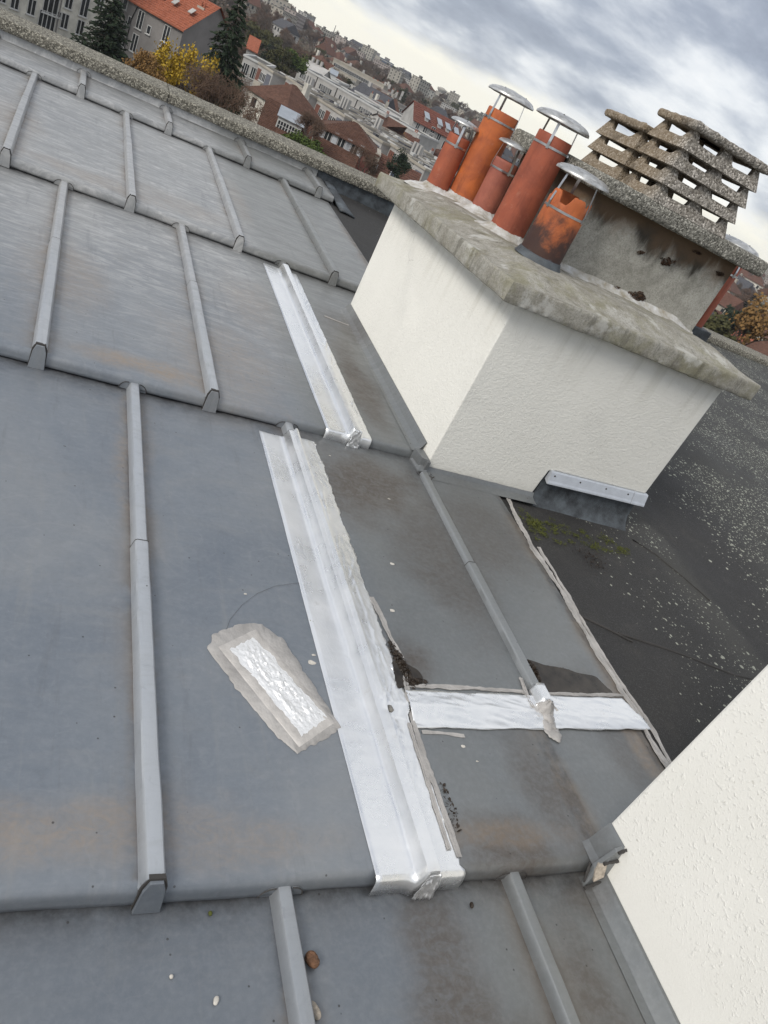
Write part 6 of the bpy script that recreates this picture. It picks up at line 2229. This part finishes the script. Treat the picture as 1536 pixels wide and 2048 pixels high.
plant(broad_tree(11, 3, 1.9, L_green, 14, 0.09, False), 'green_shrub', 'fresh green shrub below the zinc dormer', treetop(606, 268, 84, 3.0), cat='shrub')
plant(broad_tree(12, 3, 1.9, L_green, 14, 0.09, False), 'green_shrub', 'second green shrub touching the lower tiled roof', treetop(632, 282, 84, 3.0), cat='shrub')
plant(broad_tree(13, 5, 2.0, L_con, 16, 0.11, False), 'dark_tree', 'small dark leafed tree beside the white fronted house', treetop(808, 292, 92, 5.5))
plant(broad_tree(14, 5, 2.2, L_bare2, 14, 0.22, True), 'bare_tree', 'bare climbing bush on the red house gable', treetop(742, 306, 92, 5.0))
plant(broad_tree(15, 5, 2.2, L_ochre, 8, 0.12, False), 'ochre_shrub', 'ochre bush before the white school wing', treetop(805, 240, 160, 6.5), cat='shrub')
plant(broad_tree(16, 4, 2.6, L_bare2, 14, 0.2, True), 'bare_tree', 'bare reddish creeper between the two row houses', treetop(632, 232, 96, 4.0))
plant(conifer_tree(17, 8, 3.6, 20, 12, 0.15, 0.24), 'conifer_tree', 'spreading dark conifer above the white terrace', treetop(545, 76, 185, 9.0))
plant(broad_tree(18, 7, 4.6, L_green, 20, 0.2, False), 'green_tree', 'round yellow green tree beside the spreading conifer', treetop(594, 98, 185, 7.5))
plant(broad_tree(19, 7, 3.4, L_olive, 20, 0.2, False), 'green_tree', 'smaller olive tree left of the round green tree', treetop(572, 105, 182, 6.5))
plant(broad_tree(20, 9, 3.6, L_ochre, 14, 0.22, False), 'ochre_tree', 'ochre leaved tree right of the red pot', treetop(1513, 640, 90, 7.0))
plant(broad_tree(21, 8, 4.0, L_con, 18, 0.22, False), 'dark_tree', 'dark evergreen tree beside the slate roofed workshop', treetop(1490, 640, 150, 7.0))
plant(broad_tree(22, 6, 4.0, L_olive, 18, 0.2, False), 'green_tree', 'low green tree at the foot of the red pot', treetop(1430, 650, 90, 5.0))
plant(broad_tree(23, 6, 4.0, L_con, 18, 0.2, False), 'dark_tree', 'dark round tree below the white five storey block', treetop(1478, 612, 190, 7.0))

TP = [('bare_tree', 'brown bare tree', broad_tree(31, 10, 5.0, L_bare, 12, 0.42, True, tw=0.045)), ('bare_tree', 'brown bare tree', broad_tree(32, 11, 5.5, L_bare, 12, 0.45, True, tw=0.045)),
      ('reddish_tree', 'reddish bare tree', broad_tree(33, 10, 5.0, L_bare2, 12, 0.42, True, tw=0.05)), ('reddish_tree', 'reddish bare tree', broad_tree(34, 9, 4.6, L_bare2, 12, 0.42, True, tw=0.05)),
      ('olive_tree', 'dull green tree', broad_tree(35, 10, 4.5, L_olive, 10, 0.36, False)), ('dark_conifer', 'dark conifer', conifer_tree(36, 12, 3.2, 18, 9, 0.2, 0.4))]
nt = 0
tries = 0
tpos = []
while nt < 430 and tries < 16000:
    tries += 1
    D = 112 * (860 / 112) ** rp.random()
    adeg = rp.uniform(1, 54)
    wood_ = (adeg < 15 and 150 < D < 560) or (17 < adeg < 27 and 300 < D < 640)
    if not wood_ and rp.random() < 0.40:
        continue
    if 29 < adeg < 43 and rp.random() < 0.8:
        continue
    if D < 125 and adeg < 44:
        continue
    a = math.radians(adeg)
    x, y = CAM.x + D * math.sin(a), CAM.y + D * math.cos(a)
    lim = 7 if wood_ else 8
    if any((x - p[0]) ** 2 + (y - p[1]) ** 2 < lim ** 2 for p in tpos) or any((x - p[0]) ** 2 + (y - p[1]) ** 2 < 49 for p in placed) or any((x - p[0]) ** 2 + (y - p[1]) ** 2 < 64 for p in KEEP):
        continue
    tpos.append((x, y))
    i = rp.choices(range(6), (5, 5, 5, 4, 4, 1.5))[0]
    nm, lb, pr_ = TP[i]
    sc = rp.uniform(0.65, 1.0) * (1.0 if D > 250 else 0.75)
    plant(pr_, nm, ('small ' if sc < 0.76 else ('tall ' if sc > 0.9 else '')) + lb + ' ' + zone(x, y), (x, y, ground_z(x, y) - 0.3), lb + 's', rot=rp.uniform(0, 6.28), sc=(sc * 1.15, sc * 1.15, sc))
    nt += 1
# a far wood that reads as one brown mass
mb = MB()
for _ in range(60000):
    adeg = rp.uniform(0, 54)
    D = rp.uniform(240, 900)
    if not ((adeg < 16) or (17 < adeg < 30 and D < 660) or rp.random() < 0.25):
        continue
    a = math.radians(adeg)
    x, y = CAM.x + D * math.sin(a), CAM.y + D * math.cos(a)
    hh = 1.5 + 5.0 * max(0, noise.noise(Vector((x * 0.03, y * 0.03, 4))) + 0.35)
    c_ = Vector((x, y, ground_z(x, y) + hh * rp.random()))
    s_ = rp.uniform(0.35, 0.95)
    d1 = Vector((rp.gauss(0, 1), rp.gauss(0, 1), rp.gauss(0, 1))).normalized() * s_
    d2 = d1.orthogonal().normalized() * s_ * 0.6
    mb.add([c_ - d1, c_ - d2, c_ + d1, c_ + d2], [(0, 1, 2, 3)])
wd = mb.build('wood', L_bare, None, fixn=False)
tag(wd, 'brown leafless wood and scrub covering the far slope', 'wood', kind='stuff')

# ------------------------------------------------------------------ the air itself
mb = MB()
mb.box(-2600, 2600, -2500, 2500, -75, 60)
hz = mb.build('haze', newmat('haze_volume')[0], None)
hm = hz.data.materials[0].node_tree
for nd in list(hm.nodes):
    if nd.type != 'OUTPUT_MATERIAL':
        hm.nodes.remove(nd)
pvn = hm.nodes.new('ShaderNodeVolumePrincipled')
pvn.inputs['Density'].default_value = 0.00017
pvn.inputs['Color'].default_value = (0.80, 0.86, 0.95, 1)
hm.links.new(pvn.outputs[0], [n_ for n_ in hm.nodes if n_.type == 'OUTPUT_MATERIAL'][0].inputs['Volume'])
tag(hz, kind='stuff')
